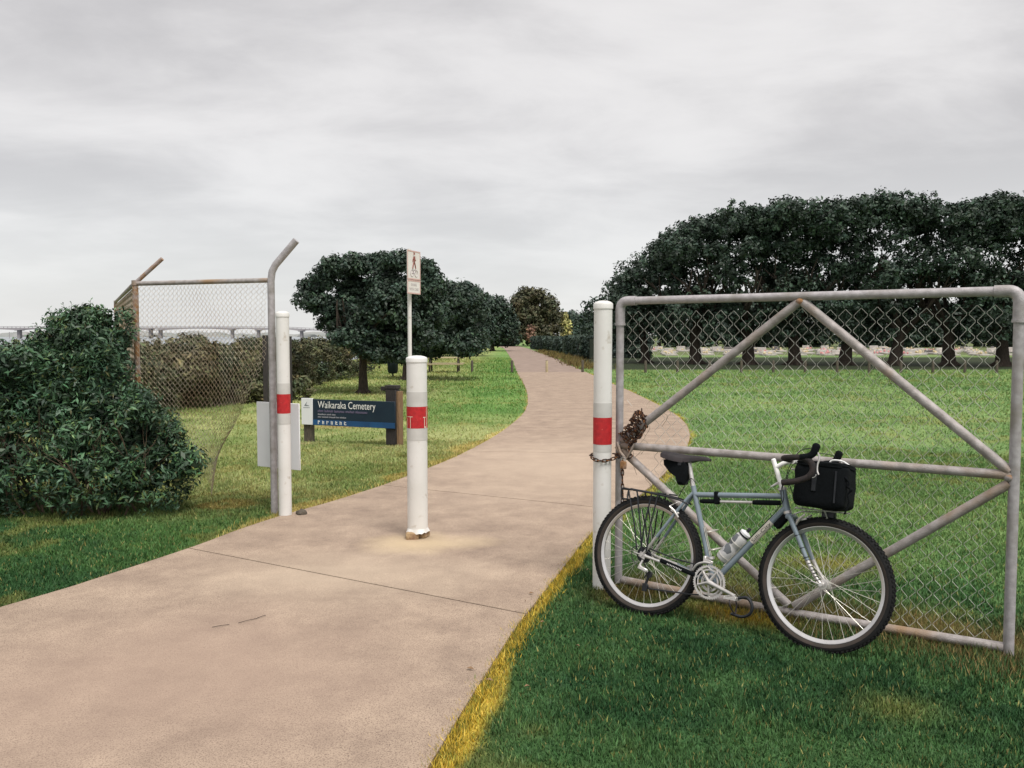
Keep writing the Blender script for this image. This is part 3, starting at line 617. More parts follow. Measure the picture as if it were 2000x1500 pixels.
# ------------------------------------------------------------------ foliage engine
def leaf_cloud(blobs, n, size, aspect=1.6, clump=.22, per=26, seed=0, shell=(.72, 1.03), flat=.5, tone=(.75, 1.3), up=.25, wid=.42):
    """blobs: (cx,cy,cz, rx,ry,rz). leaves gathered in clumps on the skins of the blobs; returns V,F,col"""
    g = np.random.default_rng(seed); B = np.array(blobs, float); wt = B[:, 3] * B[:, 4] + B[:, 4] * B[:, 5] + B[:, 3] * B[:, 5]; nc = max(1, n // per)
    bi = g.choice(len(B), nc, p=wt / wt.sum()); d = g.normal(size=(nc, 3)); d[:, 2] += up; d /= np.linalg.norm(d, axis=1)[:, None]
    cc = B[bi, :3] + d * B[bi, 3:] * g.uniform(shell[0], shell[1], (nc, 1)); tonec = g.uniform(tone[0], tone[1], nc) * (1 + .0 * nc); cs = clump * g.uniform(.6, 1.4, nc)
    ci = np.repeat(np.arange(nc), per); m_ = len(ci); o = g.normal(size=(m_, 3)); o /= np.linalg.norm(o, axis=1)[:, None]; o *= (g.random((m_, 1)) ** .4); o[:, 2] *= .75
    c = cc[ci] + o * cs[ci][:, None]; nrm = o * .8 + d[ci] * flat + g.normal(size=(m_, 3)) * .55 + np.array((0, 0, .35)); nrm /= np.linalg.norm(nrm, axis=1)[:, None]
    t = np.cross(nrm, g.normal(size=(m_, 3))); t /= np.linalg.norm(t, axis=1)[:, None]; b = np.cross(nrm, t); s = size * g.uniform(.55, 1.35, (m_, 1))
    V = np.empty((m_, 4, 3)); V[:, 0] = c - t * s * aspect * .5; V[:, 1] = c + b * s * wid + nrm * s * .08; V[:, 2] = c + t * s * aspect * .5 - nrm * s * .12; V[:, 3] = c - b * s * wid + nrm * s * .08
    col = (tonec[ci] * g.uniform(.7, 1.35, m_))[:, None] * np.array([1, 1, 1])[None] * (1 + g.normal(0, .06, (m_, 3)))
    return V.reshape(-1, 3), np.arange(m_ * 4).reshape(-1, 4), np.repeat(col, 4, 0)
def limb(b, p0, d, L_, r, depth, g, spread=.6):
    pts = [Vector(p0)]; d = Vector(d).normalized()
    for k in range(4):
        d = (d + Vector((g.uniform(-1, 1), g.uniform(-1, 1), g.uniform(-.2, .6))) * .16).normalized(); pts.append(pts[-1] + d * L_ / 4)
    b.tube(pts, [r, r * .88, r * .78, r * .68, r * .55], 7 if depth > 1 else 5, False)
    if depth > 0:
        for k in range(3):
            dd = (d + Vector((g.uniform(-1, 1), g.uniform(-1, 1), g.uniform(-.1, .7))) * spread).normalized(); limb(b, pts[2 + (k % 3)], dd, L_ * .72, r * .55, depth - 1, g, spread)
def tree(name, loc, label, cat, blobs, n, leaf, m, trunk_r, fork, seed, group=None, clump=.25, per=26, tilt=(0, 0), limbs=5, L_=1.2, depth=2, shell=(.62, 1.03), tone=(.6, 1.35), flat=.5, cull=None):
    x, y, z = loc; e = empty(name, loc, label, cat, group); g = random.Random(seed); b = MB()
    top = Vector((x + tilt[0], y + tilt[1], z + fork))
    pts = [Vector((x, y, z - .1)), Vector((x, y, z + .1)), Vector((x + tilt[0] * .3 + g.uniform(-.04, .04), y + tilt[1] * .3, z + fork * .45)), top]
    b.tube(pts, [trunk_r * 1.75, trunk_r * 1.25, trunk_r * .95, trunk_r * .85], 10, False)
    for k in range(5):
        a = k * 1.26 + g.random(); b.tube([(x, y, z + trunk_r * 1.2), (x + math.cos(a) * trunk_r * 1.5, y + math.sin(a) * trunk_r * 1.5, z + .04), (x + math.cos(a) * trunk_r * 2.6, y + math.sin(a) * trunk_r * 2.6, z - .05)], [trunk_r * .6, trunk_r * .4, trunk_r * .12], 6, False)
    for k in range(limbs):
        a = 2 * PI * k / limbs + g.uniform(-.4, .4); limb(b, top - Vector((0, 0, g.uniform(0, fork * .3))), (math.cos(a) * .8, math.sin(a) * .8, g.uniform(.5, 1.3)), L_, trunk_r * .55, depth, g)
    b.build('trunk', M['bark'], e)
    V, F, c = leaf_cloud(blobs, n, leaf, clump=clump, per=per, seed=seed, shell=shell, tone=tone, flat=flat)
    if cull is not None:
        kp = cull(V.reshape(-1, 4, 3).mean(1)); V = V.reshape(-1, 4, 3)[kp].reshape(-1, 3); c = c.reshape(-1, 4, 3)[kp].reshape(-1, 3); F = np.arange(len(V)).reshape(-1, 4)
    V = V - np.array(loc)
    fast_mesh('crown', V, F, m, c, e); return e
def blobset(c, r, k, seed, rs=(.32, .5), zlo=-.4):
    """k sub-blobs spread through an ellipsoid, giving a lobed outline"""
    g = random.Random(seed); o = []
    while len(o) < k:
        v = Vector((g.uniform(-1, 1), g.uniform(-1, 1), g.uniform(zlo, 1)))
        if v.length > 1: continue
        s = g.uniform(*rs); f_ = .72; o.append((c[0] + v.x * r[0] * f_, c[1] + v.y * r[1] * f_, c[2] + v.z * r[2] * f_, r[0] * s, r[1] * s, min(r[2] * s * 1.1, r[0] * s * 1.0)))
    return o
# helper: world point from bearing (metres right per metre forward) and depth
def at(px, D): return (px - 1000) / 1675. * D
def zt(py, D): return 1.6 + (655 - py) * D / 1675.

# ------------------------------------------------------------------ row of big evergreens on the right
prof = [(1180, 575), (1200, 535), (1240, 500), (1300, 455), (1335, 422), (1380, 408), (1440, 398), (1500, 387), (1560, 384), (1600, 393), (1640, 377), (1720, 369), (1790, 377), (1838, 402), (1870, 378), (1930, 370), (2000, 378), (2120, 372), (2260, 380)]
ppx = [p[0] for p in prof]; ppy = [p[1] for p in prof]
trs = [(1262, 50), (1359, 48), (1462, 47), (1553, 46.5), (1650, 46), (1748, 45.5), (1853, 45), (1958, 44.5), (2065, 44), (2180, 44)]
desc = ['leftmost tree of the right row, its crown sloping down to the bollard', 'second tree from the left in the right row, trunk seen left of the gate brace', 'third tree from the left in the right evergreen row', 'tree of the right row whose trunk stands under the peak of the gate bracing',
        'fifth tree from the left in the right evergreen row', 'sixth tree of the right row, sky showing through its crown', 'seventh tree of the right row, with an open gap at its left shoulder', 'big tree of the right row behind the right gate post', 'evergreen at the far right edge of the photo', 'evergreen beyond the right edge of the photo']
def sky_gaps(m_):
    x, z = m_[:, 0], m_[:, 2]; n_ = vnoise(x, z, 1.5, 71) * .55 + vnoise(x, z, 4.5, 72) * .45
    gx = at(1775, 46); th = .1 + .36 * np.exp(-(((x - gx) / 2.1) ** 2 + ((z - 6.9) / 1.5) ** 2)) + .22 * np.exp(-(((z - 3.9) / 1.1) ** 2)) * (x > 9) * (.5 + .5 * np.sin(x * .9 + 1))
    return n_ > th
for i, (px, D) in enumerate(trs):
    x = at(px, D); g = random.Random(100 + i); bl = []
    for k in range(54):
        qx = px + g.uniform(-62, 62); topy = np.interp(qx, ppx, ppy); hi = zt(topy, D); lo = 1.75
        r = g.uniform(.75, 1.25); zc_ = g.uniform(lo, hi - r * .9) if k > 13 else hi - r * 1.02 - g.uniform(0, .35)
        if zc_ < lo: zc_ = lo
        if i == 0: qx = max(qx, 1212 + (6 - zc_) * 2)
        # thinner foliage where the sky shows through
        bl.append((at(qx, D), D + g.uniform(-2.6, 2.6), zc_, r, r * 1.1, r * .78))
    tree('evergreen_tree', (x, D, 0), desc[i], 'tree', bl, 24000 if i < 9 else 6000, .125, M['leafdark'], .3 if i else .22, 2.2, 200 + i, 'row of big evergreens on the right', cull=sky_gaps, clump=.30, per=26, shell=(.45, 1.04), tone=(.5, 1.45), tilt=(g.uniform(-.4, .4), 0), L_=2.0 if i else 1.2, limbs=6, depth=2)
# second row closing the view behind the graves
for i in range(12):
    px = 1195 + i * 92; D = 112 + (i % 3) * 5; x = at(px, D); g = random.Random(300 + i); bl = []
    for k in range(30):
        r = g.uniform(1.2, 2.0); bl.append((x + g.uniform(-3.9, 3.9), D + g.uniform(-1.5, 1.5), g.uniform(.5, 1.6) if k < 9 else g.uniform(1.2, 5.6 if i % 2 else 6.8), r, r, r * .85))
    tree('background_tree', (x, D, 0), 'dark tree standing beyond the graves, seen between the trunks of the right row', 'tree', bl, 5200, .36, M['leafdark'], .25, 1.6, 400 + i, 'dark trees beyond the graves', clump=.8, per=20, L_=2, limbs=4, depth=1)

# ------------------------------------------------------------------ trees left of the path
def tr(px, D, seed, label, outline, n, leaf, m, tr_, fork, cat='tree', name='evergreen_tree', depth_r=1.6, clump=.22, **kw):
    """outline: list of (px, ztop_px, half width px, half height px) lobes"""
    x = at(px, D); g = random.Random(seed); bl = []
    for (qx, qy, rx, rz) in outline:
        sx, sz = rx * D / 1675, rz * D / 1675
        for k in range(3):
            bl.append((at(qx, D) + g.uniform(-.15, .15) * sx, D + g.uniform(-1, 1) * depth_r * .6, zt(qy, D) + g.uniform(-.15, .15) * sz, sx * g.uniform(.65, .95), sx * g.uniform(.7, 1), sz * g.uniform(.65, .95)))
    return tree(name, (x, D, 0), label, cat, bl, n, leaf, m, tr_, fork, seed, clump=clump, **kw)
A = [(612, 570, 26, 24), (640, 545, 30, 26), (668, 525, 30, 26), (640, 600, 34, 26), (648, 635, 26, 16), (700, 520, 34, 26), (740, 512, 40, 24), (785, 512, 40, 24), (826, 530, 34, 28), (690, 570, 44, 36),
     (750, 560, 46, 40), (810, 575, 42, 38), (690, 620, 44, 30), (750, 625, 46, 34), (810, 630, 42, 34), (850, 560, 26, 30), (720, 655, 44, 24), (780, 665, 40, 26), (655, 520, 18, 16), (852, 610, 26, 36), (835, 660, 30, 26), (745, 690, 34, 18), (790, 690, 34, 18), (715, 680, 26, 16), (690, 660, 34, 22), (600, 560, 16, 14), (610, 590, 22, 20), (760, 600, 60, 50), (680, 600, 50, 40)]
tr(709, 23.6, 11, 'broad dark evergreen with its rooty trunk on the lawn behind the cemetery board', A, 92000, .064, M['leafdark'], .115, 1.25, L_=1.15, limbs=7, clump=.15, per=24, depth_r=1.5, shell=(.55, 1.05), tone=(.5, 1.5), depth=1)
Bo = [(800, 620, 34, 40), (850, 600, 34, 44), (895, 592, 34, 42), (905, 640, 34, 42), (860, 655, 40, 34), (815, 665, 34, 24), (925, 600, 26, 34), (880, 572, 26, 22), (915, 572, 20, 22), (850, 682, 36, 16), (900, 680, 34, 16), (815, 690, 26, 12), (935, 672, 26, 22)]
tr(795, 30.8, 12, 'dark evergreen behind the sign pole, trunk just left of the middle bollard', Bo, 30000, .085, M['leafdark'], .15, 1.3, L_=1.4, clump=.24, per=22)
Co = [(905, 640, 30, 48), (930, 610, 26, 36), (935, 655, 30, 36), (880, 660, 26, 30), (908, 582, 22, 26)]
tr(905, 66, 13, 'dark evergreen left of the path behind the picnic table', Co, 14000, .18, M['leafdark'], .2, 1.4, L_=1.5, clump=.5, per=20, depth_r=2.5)
Do = [(984, 612, 17, 20), (994, 630, 15, 24), (995, 650, 14, 18), (955, 610, 26, 34), (972, 630, 26, 36), (958, 655, 26, 26), (982, 652, 18, 26), (948, 590, 18, 18), (973, 598, 16, 20)]
tr(962, 88, 14, 'dark evergreen at the far end of the left tree row beside the path', Do, 13000, .23, M['leafdark'], .2, 1.4, L_=1.8, clump=.6, per=20, depth_r=2.5)
Eo = [(1012, 592, 18, 20), (1030, 582, 20, 18), (1052, 582, 20, 18), (1070, 598, 18, 20), (1080, 622, 16, 22), (1003, 618, 18, 22), (1030, 615, 30, 28), (1060, 625, 26, 28), (1010, 645, 22, 22), (1040, 650, 34, 22), (1076, 650, 20, 18)]
tr(1042, 130, 15, 'rusty brown leaved tree rising above the hedge at the bend of the path', Eo, 19000, .32, M['leafbrown'], .3, 2, L_=2.5, clump=.8, per=20, depth_r=4, name='broadleaf_tree')
Fo = [(1100, 622, 8, 12), (1103, 638, 11, 14), (1106, 654, 14, 12), (1112, 662, 10, 8)]
tr(1105, 136, 16, 'yellow green cone shaped tree right of the brown tree', Fo, 2600, .32, M['leafyellow'], .15, 1, L_=1, limbs=3, depth=1, clump=.6, per=16, depth_r=1, name='conifer_tree')
Go = [(1095, 626, 20, 14), (1118, 622, 18, 14), (1145, 628, 24, 16), (1172, 632, 24, 18), (1125, 640, 24, 14), (1130, 655, 40, 16), (1170, 660, 40, 16)]
tr(1135, 160, 17, 'low dark trees in the distance left of the right bollard', Go, 9000, .45, M['hedge'], .2, 1.5, L_=2, clump=1., per=18, depth_r=3)
Ho = [(1037, 644, 6, 10), (1037, 656, 7, 10)]
tr(1038, 121, 18, 'small orange leaved tree in front of the brown tree', Ho, 900, .26, M['leaforange'], .08, .8, L_=.8, limbs=3, depth=1, clump=.4, per=12, depth_r=.5, name='young_tree')
Jo = [(1000, 645, 12, 16), (985, 668, 16, 10), (1002, 664, 14, 10), (970, 664, 20, 14)]
tr(992, 125, 19, 'dark bushy tree closing the far end of the path', Jo, 3500, .36, M['leafdark'], .15, .8, L_=1.2, limbs=4, depth=1, clump=.7, per=16, depth_r=2)
for k_, (px, D, top) in enumerate(((820, 62, 600), (860, 76, 600), (760, 48, 612))):
    Ko = [(px + d, 655 - h, 26, 30) for d in (-26, 0, 26) for h in (-30, -8, 22, 45)]
    tr(px, D, 30 + k_, ['dark evergreen filling the row behind the middle bollard', 'evergreen deep in the left row above the picnic table', 'dark evergreen behind the trunk of the rooty lawn tree'][k_], Ko, 16000, .15, M['leafdark'], .16, 1.3, L_=1.4, clump=.4, per=20, depth_r=2)

# ------------------------------------------------------------------ hedges beside the far path
def box_hedge(p0, p1, w, h, label, n, leaf, m, seed, name='hedge'):
    g = np.random.default_rng(seed); a, b_ = np.array(p0), np.array(p1); L_ = np.linalg.norm(b_ - a); u = (b_ - a) / L_; nn = np.array((-u[1], u[0])); e = empty(name, (p0[0], p0[1], 0), label, 'hedge')
    s = g.random(n) * L_; wv = .12 * vnoise(s, s * 0, .6, seed); face = g.random(n); cr = np.where(face < .3, g.uniform(-1, 1, n), np.where(face < .75, -1, 1)) * (w / 2 - wv * .7); z = np.where(face < .3, h + wv * .8, g.random(n) * h)
    c = np.stack([a[0] + u[0] * s + nn[0] * cr, a[1] + u[1] * s + nn[1] * cr, z], 1) + g.normal(0, .045, (n, 3)); nr = g.normal(size=(n, 3)); nr[:, 2] += .3; nr /= np.linalg.norm(nr, axis=1)[:, None]
    t = np.cross(nr, g.normal(size=(n, 3))); t /= np.linalg.norm(t, axis=1)[:, None]; b = np.cross(nr, t); q = leaf * g.uniform(.6, 1.3, (n, 1))
    V = np.stack([c - t * q, c + b * q * .6, c + t * q, c - b * q * .6], 1).reshape(-1, 3) - np.array((p0[0], p0[1], 0))
    tone = (g.uniform(.7, 1.3, n) * (.75 + .5 * vnoise(s, z, .8, seed + 1)))[:, None] * np.ones(3); fast_mesh('foliage', V, np.arange(n * 4).reshape(-1, 4), m, np.repeat(tone, 4, 0), e)
    core = MB(); M3 = Matrix(((u[0], nn[0], 0), (u[1], nn[1], 0), (0, 0, 1))); core.box(((a[0] + b_[0]) / 2, (a[1] + b_[1]) / 2, h * .48), (L_ / 2, w * .38, h * .46), M3); core.build('stems', M['hedge_core'], e, False)
    return e
box_hedge((5.7, 58), (4.95, 72), 1.2, 1.45, 'clipped dark hedge on the right of the far path, nearest section', 7000, .11, M['hedge'], 41)
box_hedge((4.85, 74), (2.9, 104), 1.3, 1.3, 'clipped dark hedge on the right of the far path, far section at the bend', 6000, .16, M['hedge'], 42)
box_hedge((9.8, 62), (6.2, 60.5), 1.2, 1.42, 'clipped dark hedge turning right behind the tall bollard', 4000, .12, M['hedge'], 43)
tr(1140, 59.5, 51, 'narrow black green cypress standing in the clipped hedge', [(1140, 665, 7, 9), (1140, 680, 8, 10), (1140, 693, 8, 8)], 1800, .12, M['leafdark'], .05, .4, L_=.5, limbs=3, depth=1, clump=.2, per=14, depth_r=.3, name='cypress')
# dry verge tufts at the far path edge
pp = []
for k in range(160): yv = 40 + random.random() * 45; pp.append((float(xR(yv)) + .2 + abs(random.gauss(0, .5)), yv))
tufts(pp, 30, .28, [C(120, 100, 60) * K, C(92, 78, 48) * K, C(140, 128, 74) * K], 'rough_grass', 'rough brown grass on the bank below the far hedge', .25, .02)

# ------------------------------------------------------------------ foreshore scrub (one brown mass)
fl = [(-260, 900), (60, 850), (250, 830), (330, 812), (420, 800), (480, 792), (560, 773), (640, 752), (700, 741), (757, 726)]
bl = []; g = random.Random(55)
for k in range(520):
    t = g.random() ** .85 * 8.999; i = int(t); px = fl[i][0] + (fl[i + 1][0] - fl[i][0]) * (t - i); py = fl[i][1] + (fl[i + 1][1] - fl[i][1]) * (t - i)
    D = 1.6 * 1675 / (py - 655); back = g.random() ** 1.4 * 7; r = g.uniform(.35, .62); x = at(px, D) - back * .55 - .35; y = D + back * .75 + .35
    z = g.uniform(.15, 1.12) if back < 1.6 else g.uniform(.7, 1.22); bl.append((x, y, z - (.25 if back > 5 else 0), r, r, r * .75))
V, F, c = leaf_cloud(bl, 150000, .06, aspect=2.0, clump=.13, per=12, seed=56, shell=(.5, 1.05), tone=(.35, 1.6))
mid = V.reshape(-1, 4, 3).mean(1); tb = .55 + .5 * sst(.2, 1.4, mid[:, 2])
c = c * np.repeat((.75 + .5 * vnoise(mid[:, 0], mid[:, 1], 1.1, 8))[:, None], 4, 0)
tag(fast_mesh('scrub', V, F, M['scrub'], c), 'brown green foreshore scrub in a thick belt behind the lawn', 'scrub', kind='stuff')
e = empty('shrub', (-5.9, 20.4, 0), 'low brown shrub at the lawn edge behind the left bollard', 'shrub')
V, F, c = leaf_cloud([(-5.75, 20.6, .3, .5, .45, .38), (-5.3, 21.2, .28, .4, .4, .3), (-6.2, 20.2, .28, .4, .4, .32)], 3500, .06, aspect=2, clump=.12, per=14, seed=57); fast_mesh('foliage', V - np.array((-5.9, 20.4, 0)), F, M['scrub'], c * 1.15, e)
b = MB()
for k in range(8): a = k * .8; limb(b, (-5.75 + .1 * math.cos(a), 20.6 + .1 * math.sin(a), 0), (math.cos(a), math.sin(a), 1.1), .4, .018, 1, random.Random(k))
b.build('stems', M['bark'], e)

# ------------------------------------------------------------------ the big near bush
blb = [(-3.92, 7.9, 1.4, .3, .45, .34), (-4.0, 7.9, 1.05, .5, .55, .5), (-3.78, 7.8, 1.22, .25, .4, .42), (-3.62, 7.8, .75, .36, .42, .42), (-4.06, 8.1, 1.6, .22, .25, .18), (-3.86, 8.0, 1.64, .16, .2, .15), (-3.63, 7.9, 1.57, .14, .16, .2), (-3.78, 7.9, 1.5, .2, .2, .25),
       (-4.55, 7.9, 1.0, .48, .5, .5), (-5.1, 7.8, .95, .5, .5, .58), (-5.6, 7.7, .95, .5, .5, .58), (-6.2, 7.7, .95, .6, .6, .6), (-4.4, 7.6, .4, .55, .45, .42), (-3.75, 7.55, .4, .5, .42, .42), (-3.35, 7.7, .62, .33, .4, .42), (-3.2, 7.65, .32, .32, .36, .32),
       (-5.0, 7.5, .35, .55, .4, .38), (-5.8, 7.4, .35, .6, .4, .4), (-3.5, 7.8, .9, .18, .22, .2), (-4.25, 8.15, 1.32, .28, .3, .3), (-3.1, 7.7, .62, .13, .15, .13), (-3.95, 7.8, 1.5, .1, .12, .1), (-2.98, 7.7, .42, .14, .16, .1), (-4.32, 7.9, 1.52, .15, .15, .12)]
g = random.Random(99)
for k in range(40):     # small leafy lobes break the outline
    bb = blb[g.randrange(0, 23)]; a_ = g.uniform(0, PI); z_ = bb[2] + bb[5] * math.sin(a_) * g.uniform(.6, 1.05); r_ = g.uniform(.07, .14); blb.append((bb[0] + bb[3] * math.cos(a_) * .95, bb[1] - bb[4] * g.uniform(.2, .9), max(z_, .12), r_, r_, r_))
e = empty('bush', (-4.1, 7.9, 0), 'large dark green leafy bush at the left, swallowing the fence corner', 'bush')
V, F, c = leaf_cloud(blb, 120000, .0255, aspect=2.3, clump=.075, per=12, seed=77, shell=(.62, 1.07), tone=(.35, 1.55), flat=.25, wid=.34)
hue_ = np.repeat(np.random.default_rng(5).random(len(V) // 4), 4)[:, None]; c = c * np.where(hue_ < .10, (1.7, 1.35, .8), np.where(hue_ < .13, (2.4, 1.1, .7), (1, 1, 1)))
mc = V.reshape(-1, 4, 3).mean(1); hole = vnoise(mc[:, 0], mc[:, 2], 3.4, 61) * .65 + vnoise(mc[:, 0], mc[:, 2], 9., 62) * .35
base_ = sst(.1, 1.0, mc[:, 2]); k_ = (mc[:, 2] > .02) & (hole > .27 + .16 * (1 - base_) + .1 * (rng.random(len(mc)) - .5)); c = c * np.repeat(.6 + .8 * hole, 4)[:, None]; F = F[k_]; V = V.reshape(-1, 4, 3)[k_].reshape(-1, 3); c = c.reshape(-1, 4, 3)[k_].reshape(-1, 3); F = np.arange(len(V)).reshape(-1, 4)
fast_mesh('foliage', V - np.array((-4.1, 7.9, 0)), F, M['leafbush'], c, e)
V, F, c = leaf_cloud(blb, 14000, .035, aspect=2., clump=.12, per=12, seed=78, shell=(.2, .8), tone=(.5, .9)); V[:, 2] = np.maximum(V[:, 2], .01)
fast_mesh('inner_foliage', V - np.array((-4.1, 7.9, 0)), F, M['leafbush'], c, e)
b = MB(); g = random.Random(5)
for k in range(60):
    x0 = -5.6 + 2.25 * g.random(); limb(b, (x0, 7.6 + g.uniform(-.1, .3), 0), (g.uniform(-.8, .8), g.uniform(-.6, .1), 1), .34 + .2 * g.random(), .010, 2, g, .8)
for (x0, z0) in ((-4.25, 1.72), (-4.28, 1.62), (-4.2, 1.5)): b.tube([(x0 + .2, 7.95, z0 - .25), (x0 + .06, 7.93, z0 - .06), (x0, 7.92, z0)], .004, 4)
ob = b.build('branches', mat('twig_brown', (.13, .095, .06), (.07, .05, .035), 9, .9), e); ob['kind'] = 'stuff'
Vs = []; g = random.Random(17); st = MB()     # leafy shoots standing proud of the outline
def shoot(p, d, L_):
    q = [Vector(p), Vector(p) + d * L_ * .5 + Vector((g.uniform(-.01, .01), 0, 0)), Vector(p) + d * L_]; st.tube(q, [.0028, .002, .001], 4, False); n_ = int(L_ / .011)
    for k in range(n_):
        t = (k + 1) / n_; o = q[0].lerp(q[2], t); a_ = k * 2.4; x_, y_, _ = frame_of(d); ld = (x_ * math.cos(a_) + y_ * math.sin(a_) + d * .7).normalized(); s_ = .042 * g.uniform(.6, 1.1); sd = ld.cross(d).normalized() * s_ * .16
        Vs.append([o, o + ld * s_ * .5 + sd, o + ld * s_, o + ld * s_ * .5 - sd])
for k in range(150):
    bb = blb[g.choice([0, 1, 2, 3, 4, 5, 6, 7, 8, 9, 13, 14, 17, 18, 19, 20, 21])]; a_ = g.uniform(.1, PI - .1); f_ = g.uniform(.2, .9)
    p = (bb[0] + bb[3] * math.cos(a_) * .95, bb[1] - bb[4] * f_ * .8, bb[2] + bb[5] * math.sin(a_) * (1 - f_ * .35)); shoot(p, Vector((math.cos(a_) * .7 + g.uniform(-.3, .3), -.25, math.sin(a_) + .2)).normalized(), g.uniform(.08, .17))
for p, L_ in (((-4.22, 7.9, 1.55), .3), ((-4.18, 7.9, 1.6), .22), ((-4.05, 7.9, 1.7), .2), ((-3.8, 7.9, 1.68), .2), ((-3.7, 7.9, 1.66), .16), ((-3.65, 7.9, 1.62), .14)): shoot(p, Vector((g.uniform(-.25, .1), -.1, 1)).normalized(), L_)
Vn = np.array([[tuple(v) for v in q] for q in Vs]).reshape(-1, 3); cn = np.repeat(np.random.default_rng(6).uniform(.8, 1.7, (len(Vs), 1)) * np.array((1.1, 1.1, .9)), 4, 0)
ob = fast_mesh('leafy_shoots', Vn - np.array((-4.1, 7.9, 0)), np.arange(len(Vn)).reshape(-1, 4), M['leafbush'], cn, e); ob['kind'] = 'stuff'
ob = st.build('shoot_stems', M['bark'], e); ob['kind'] = 'stuff'

# ------------------------------------------------------------------ cemetery board
A0, B0 = Vector((-3.145, 12.8, 0)), Vector((-1.665, 12.2, 0)); sd_ = (B0 - A0); SL = sd_.length; sd_.normalize(); sn = Vector((sd_.y, -sd_.x, 0))   # sn faces the camera
if sn.y > 0: sn = -sn
ce = empty('cemetery_sign', (A0 + B0) / 2, 'navy cemetery name board with white logo panel on timber posts', 'sign')
ZT, ZB = .655, .268; hh = (ZT - ZB) / 2; zm = (ZT + ZB) / 2
MX = Matrix(((sd_.x, -sn.x, 0), (sd_.y, -sn.y, 0), (0, 0, 1)))
def SP(a, n, z): return A0 + sd_ * a + sn * n + Vector((0, 0, z))
WP = .2
MB().box(SP((WP + SL) / 2, .0, zm), ((SL - WP) / 2, .012, hh), MX, .003).build('board', M['navy'], ce)
MB().box(SP(WP / 2 - .001, .002, zm + .006), (WP / 2, .013, hh + .004), MX, .003).build('logo_panel', M['signwhite'], ce)
MB().box(SP((WP + SL) / 2, .0135, ZB + .043), ((SL - WP) / 2 - .003, .0015, .04), MX).build('blue_strip', M['blue'], ce)
b = MB().box(SP(SL - .085, -.075, .43), (.085, .06, .40), MX, .006); b.build('post', M['timber_dark'], ce)
MB().box(SP(SL - .085, -.075, .86), (.095, .066, .025), MX, .004).build('post_cap', M['timber_dark'], ce); MB().box(SP(SL - .215, -.06, .835), (.045, .03, .03), MX, .004).build('bracket', M['timber_dark'], ce)
MB().box(SP(SL + .022, -.09, .4), (.02, .062, .4), MX, .003).build('post_facing', M['timber_side'], ce)
MB().box(SP(.075, -.07, .2), (.065, .05, .24), MX, .006).build('post', M['timber_grey'], ce)
def TM(a, z, n=.0165): return Matrix(((sd_.x, 0, sn.x, 0), (sd_.y, 0, sn.y, 0), (0, 1, 0, 0), (0, 0, 0, 1))).copy() if False else Matrix.Translation(SP(a, n, z) - (A0 + B0) / 2) @ Matrix(((sd_.x, 0, sn.x, 0), (sd_.y, 0, sn.y, 0), (0, 1, 0, 0), (0, 0, 0, 1)))
text_mesh('name_lettering', 'Waikaraka Cemetery', .138, .985, M['print_white'], ce, TM(.295, .528))
def greek(nm, a, z, w, h, m, seed):
    """rows of small unreadable letter strokes"""
    g = random.Random(seed); b = MB(); x = 0
    while x < w:
        wl = g.randint(3, 9)
        for k in range(wl):
            if x > w: break
            hh_ = h * (1 if g.random() < .3 else .68); t = h * .17
            for dx, y0, y1 in ((0, 0, hh_), (h * .38, 0, h * .66)):
                b.box(SP(a + x + dx, .0165, z + (y0 + y1) / 2), (t / 2, .0004, (y1 - y0) / 2), MX)
            b.box(SP(a + x + h * .19, .0165, z + (h * .6 if g.random() < .6 else h * .08)), (h * .19, .0004, t / 2), MX); x += h * .66
        x += h * .5
    b.build(nm, m, ce, False)
greek('small_lettering', .295, .468, .84, .038, M['print_mauve'], 1); greek('small_lettering', .295, .424, .32, .024, M['print_grey'], 2); greek('small_lettering', .295, .385, .48, .024, M['print_grey'], 3)
b = MB()
for k in range(7):     # small pictograms on the blue strip
    a = .305 + k * .076; z = ZB + .045; q = lambda dx, dz, w, h: b.box(SP(a + dx, .0165, z + dz), (w, .0005, h), MX)
    q(-.008, .0, .005, .026); q(.012, .012, .009, .006)
    if k % 2: q(.014, -.012, .005, .014)
    if k % 3 == 1: q(.004, 0, .014, .004)
    if k in (4, 6): q(.006, -.02, .02, .005)
    if k == 0: q(.004, .02, .01, .005)
b.build('pictograms', M['print_white'], ce, False)
b = MB(); b.add([SP(x_, .0165, z_) for x_, z_ in ((.055, .555), (.105, .62), (.088, .568), (.14, .556), (.14, .549), (.055, .549))], [(0, 1, 2), (0, 2, 3, 4, 5)])
for k in range(6): b.box(SP(.045 + k * .019, .0165, .525), (.006, .0004, .006), MX)
b.build('logo', M['print_grey'] if False else mat('logo_grey', (.2, .22, .24), (.25, .27, .29), 5, .5), ce, False)

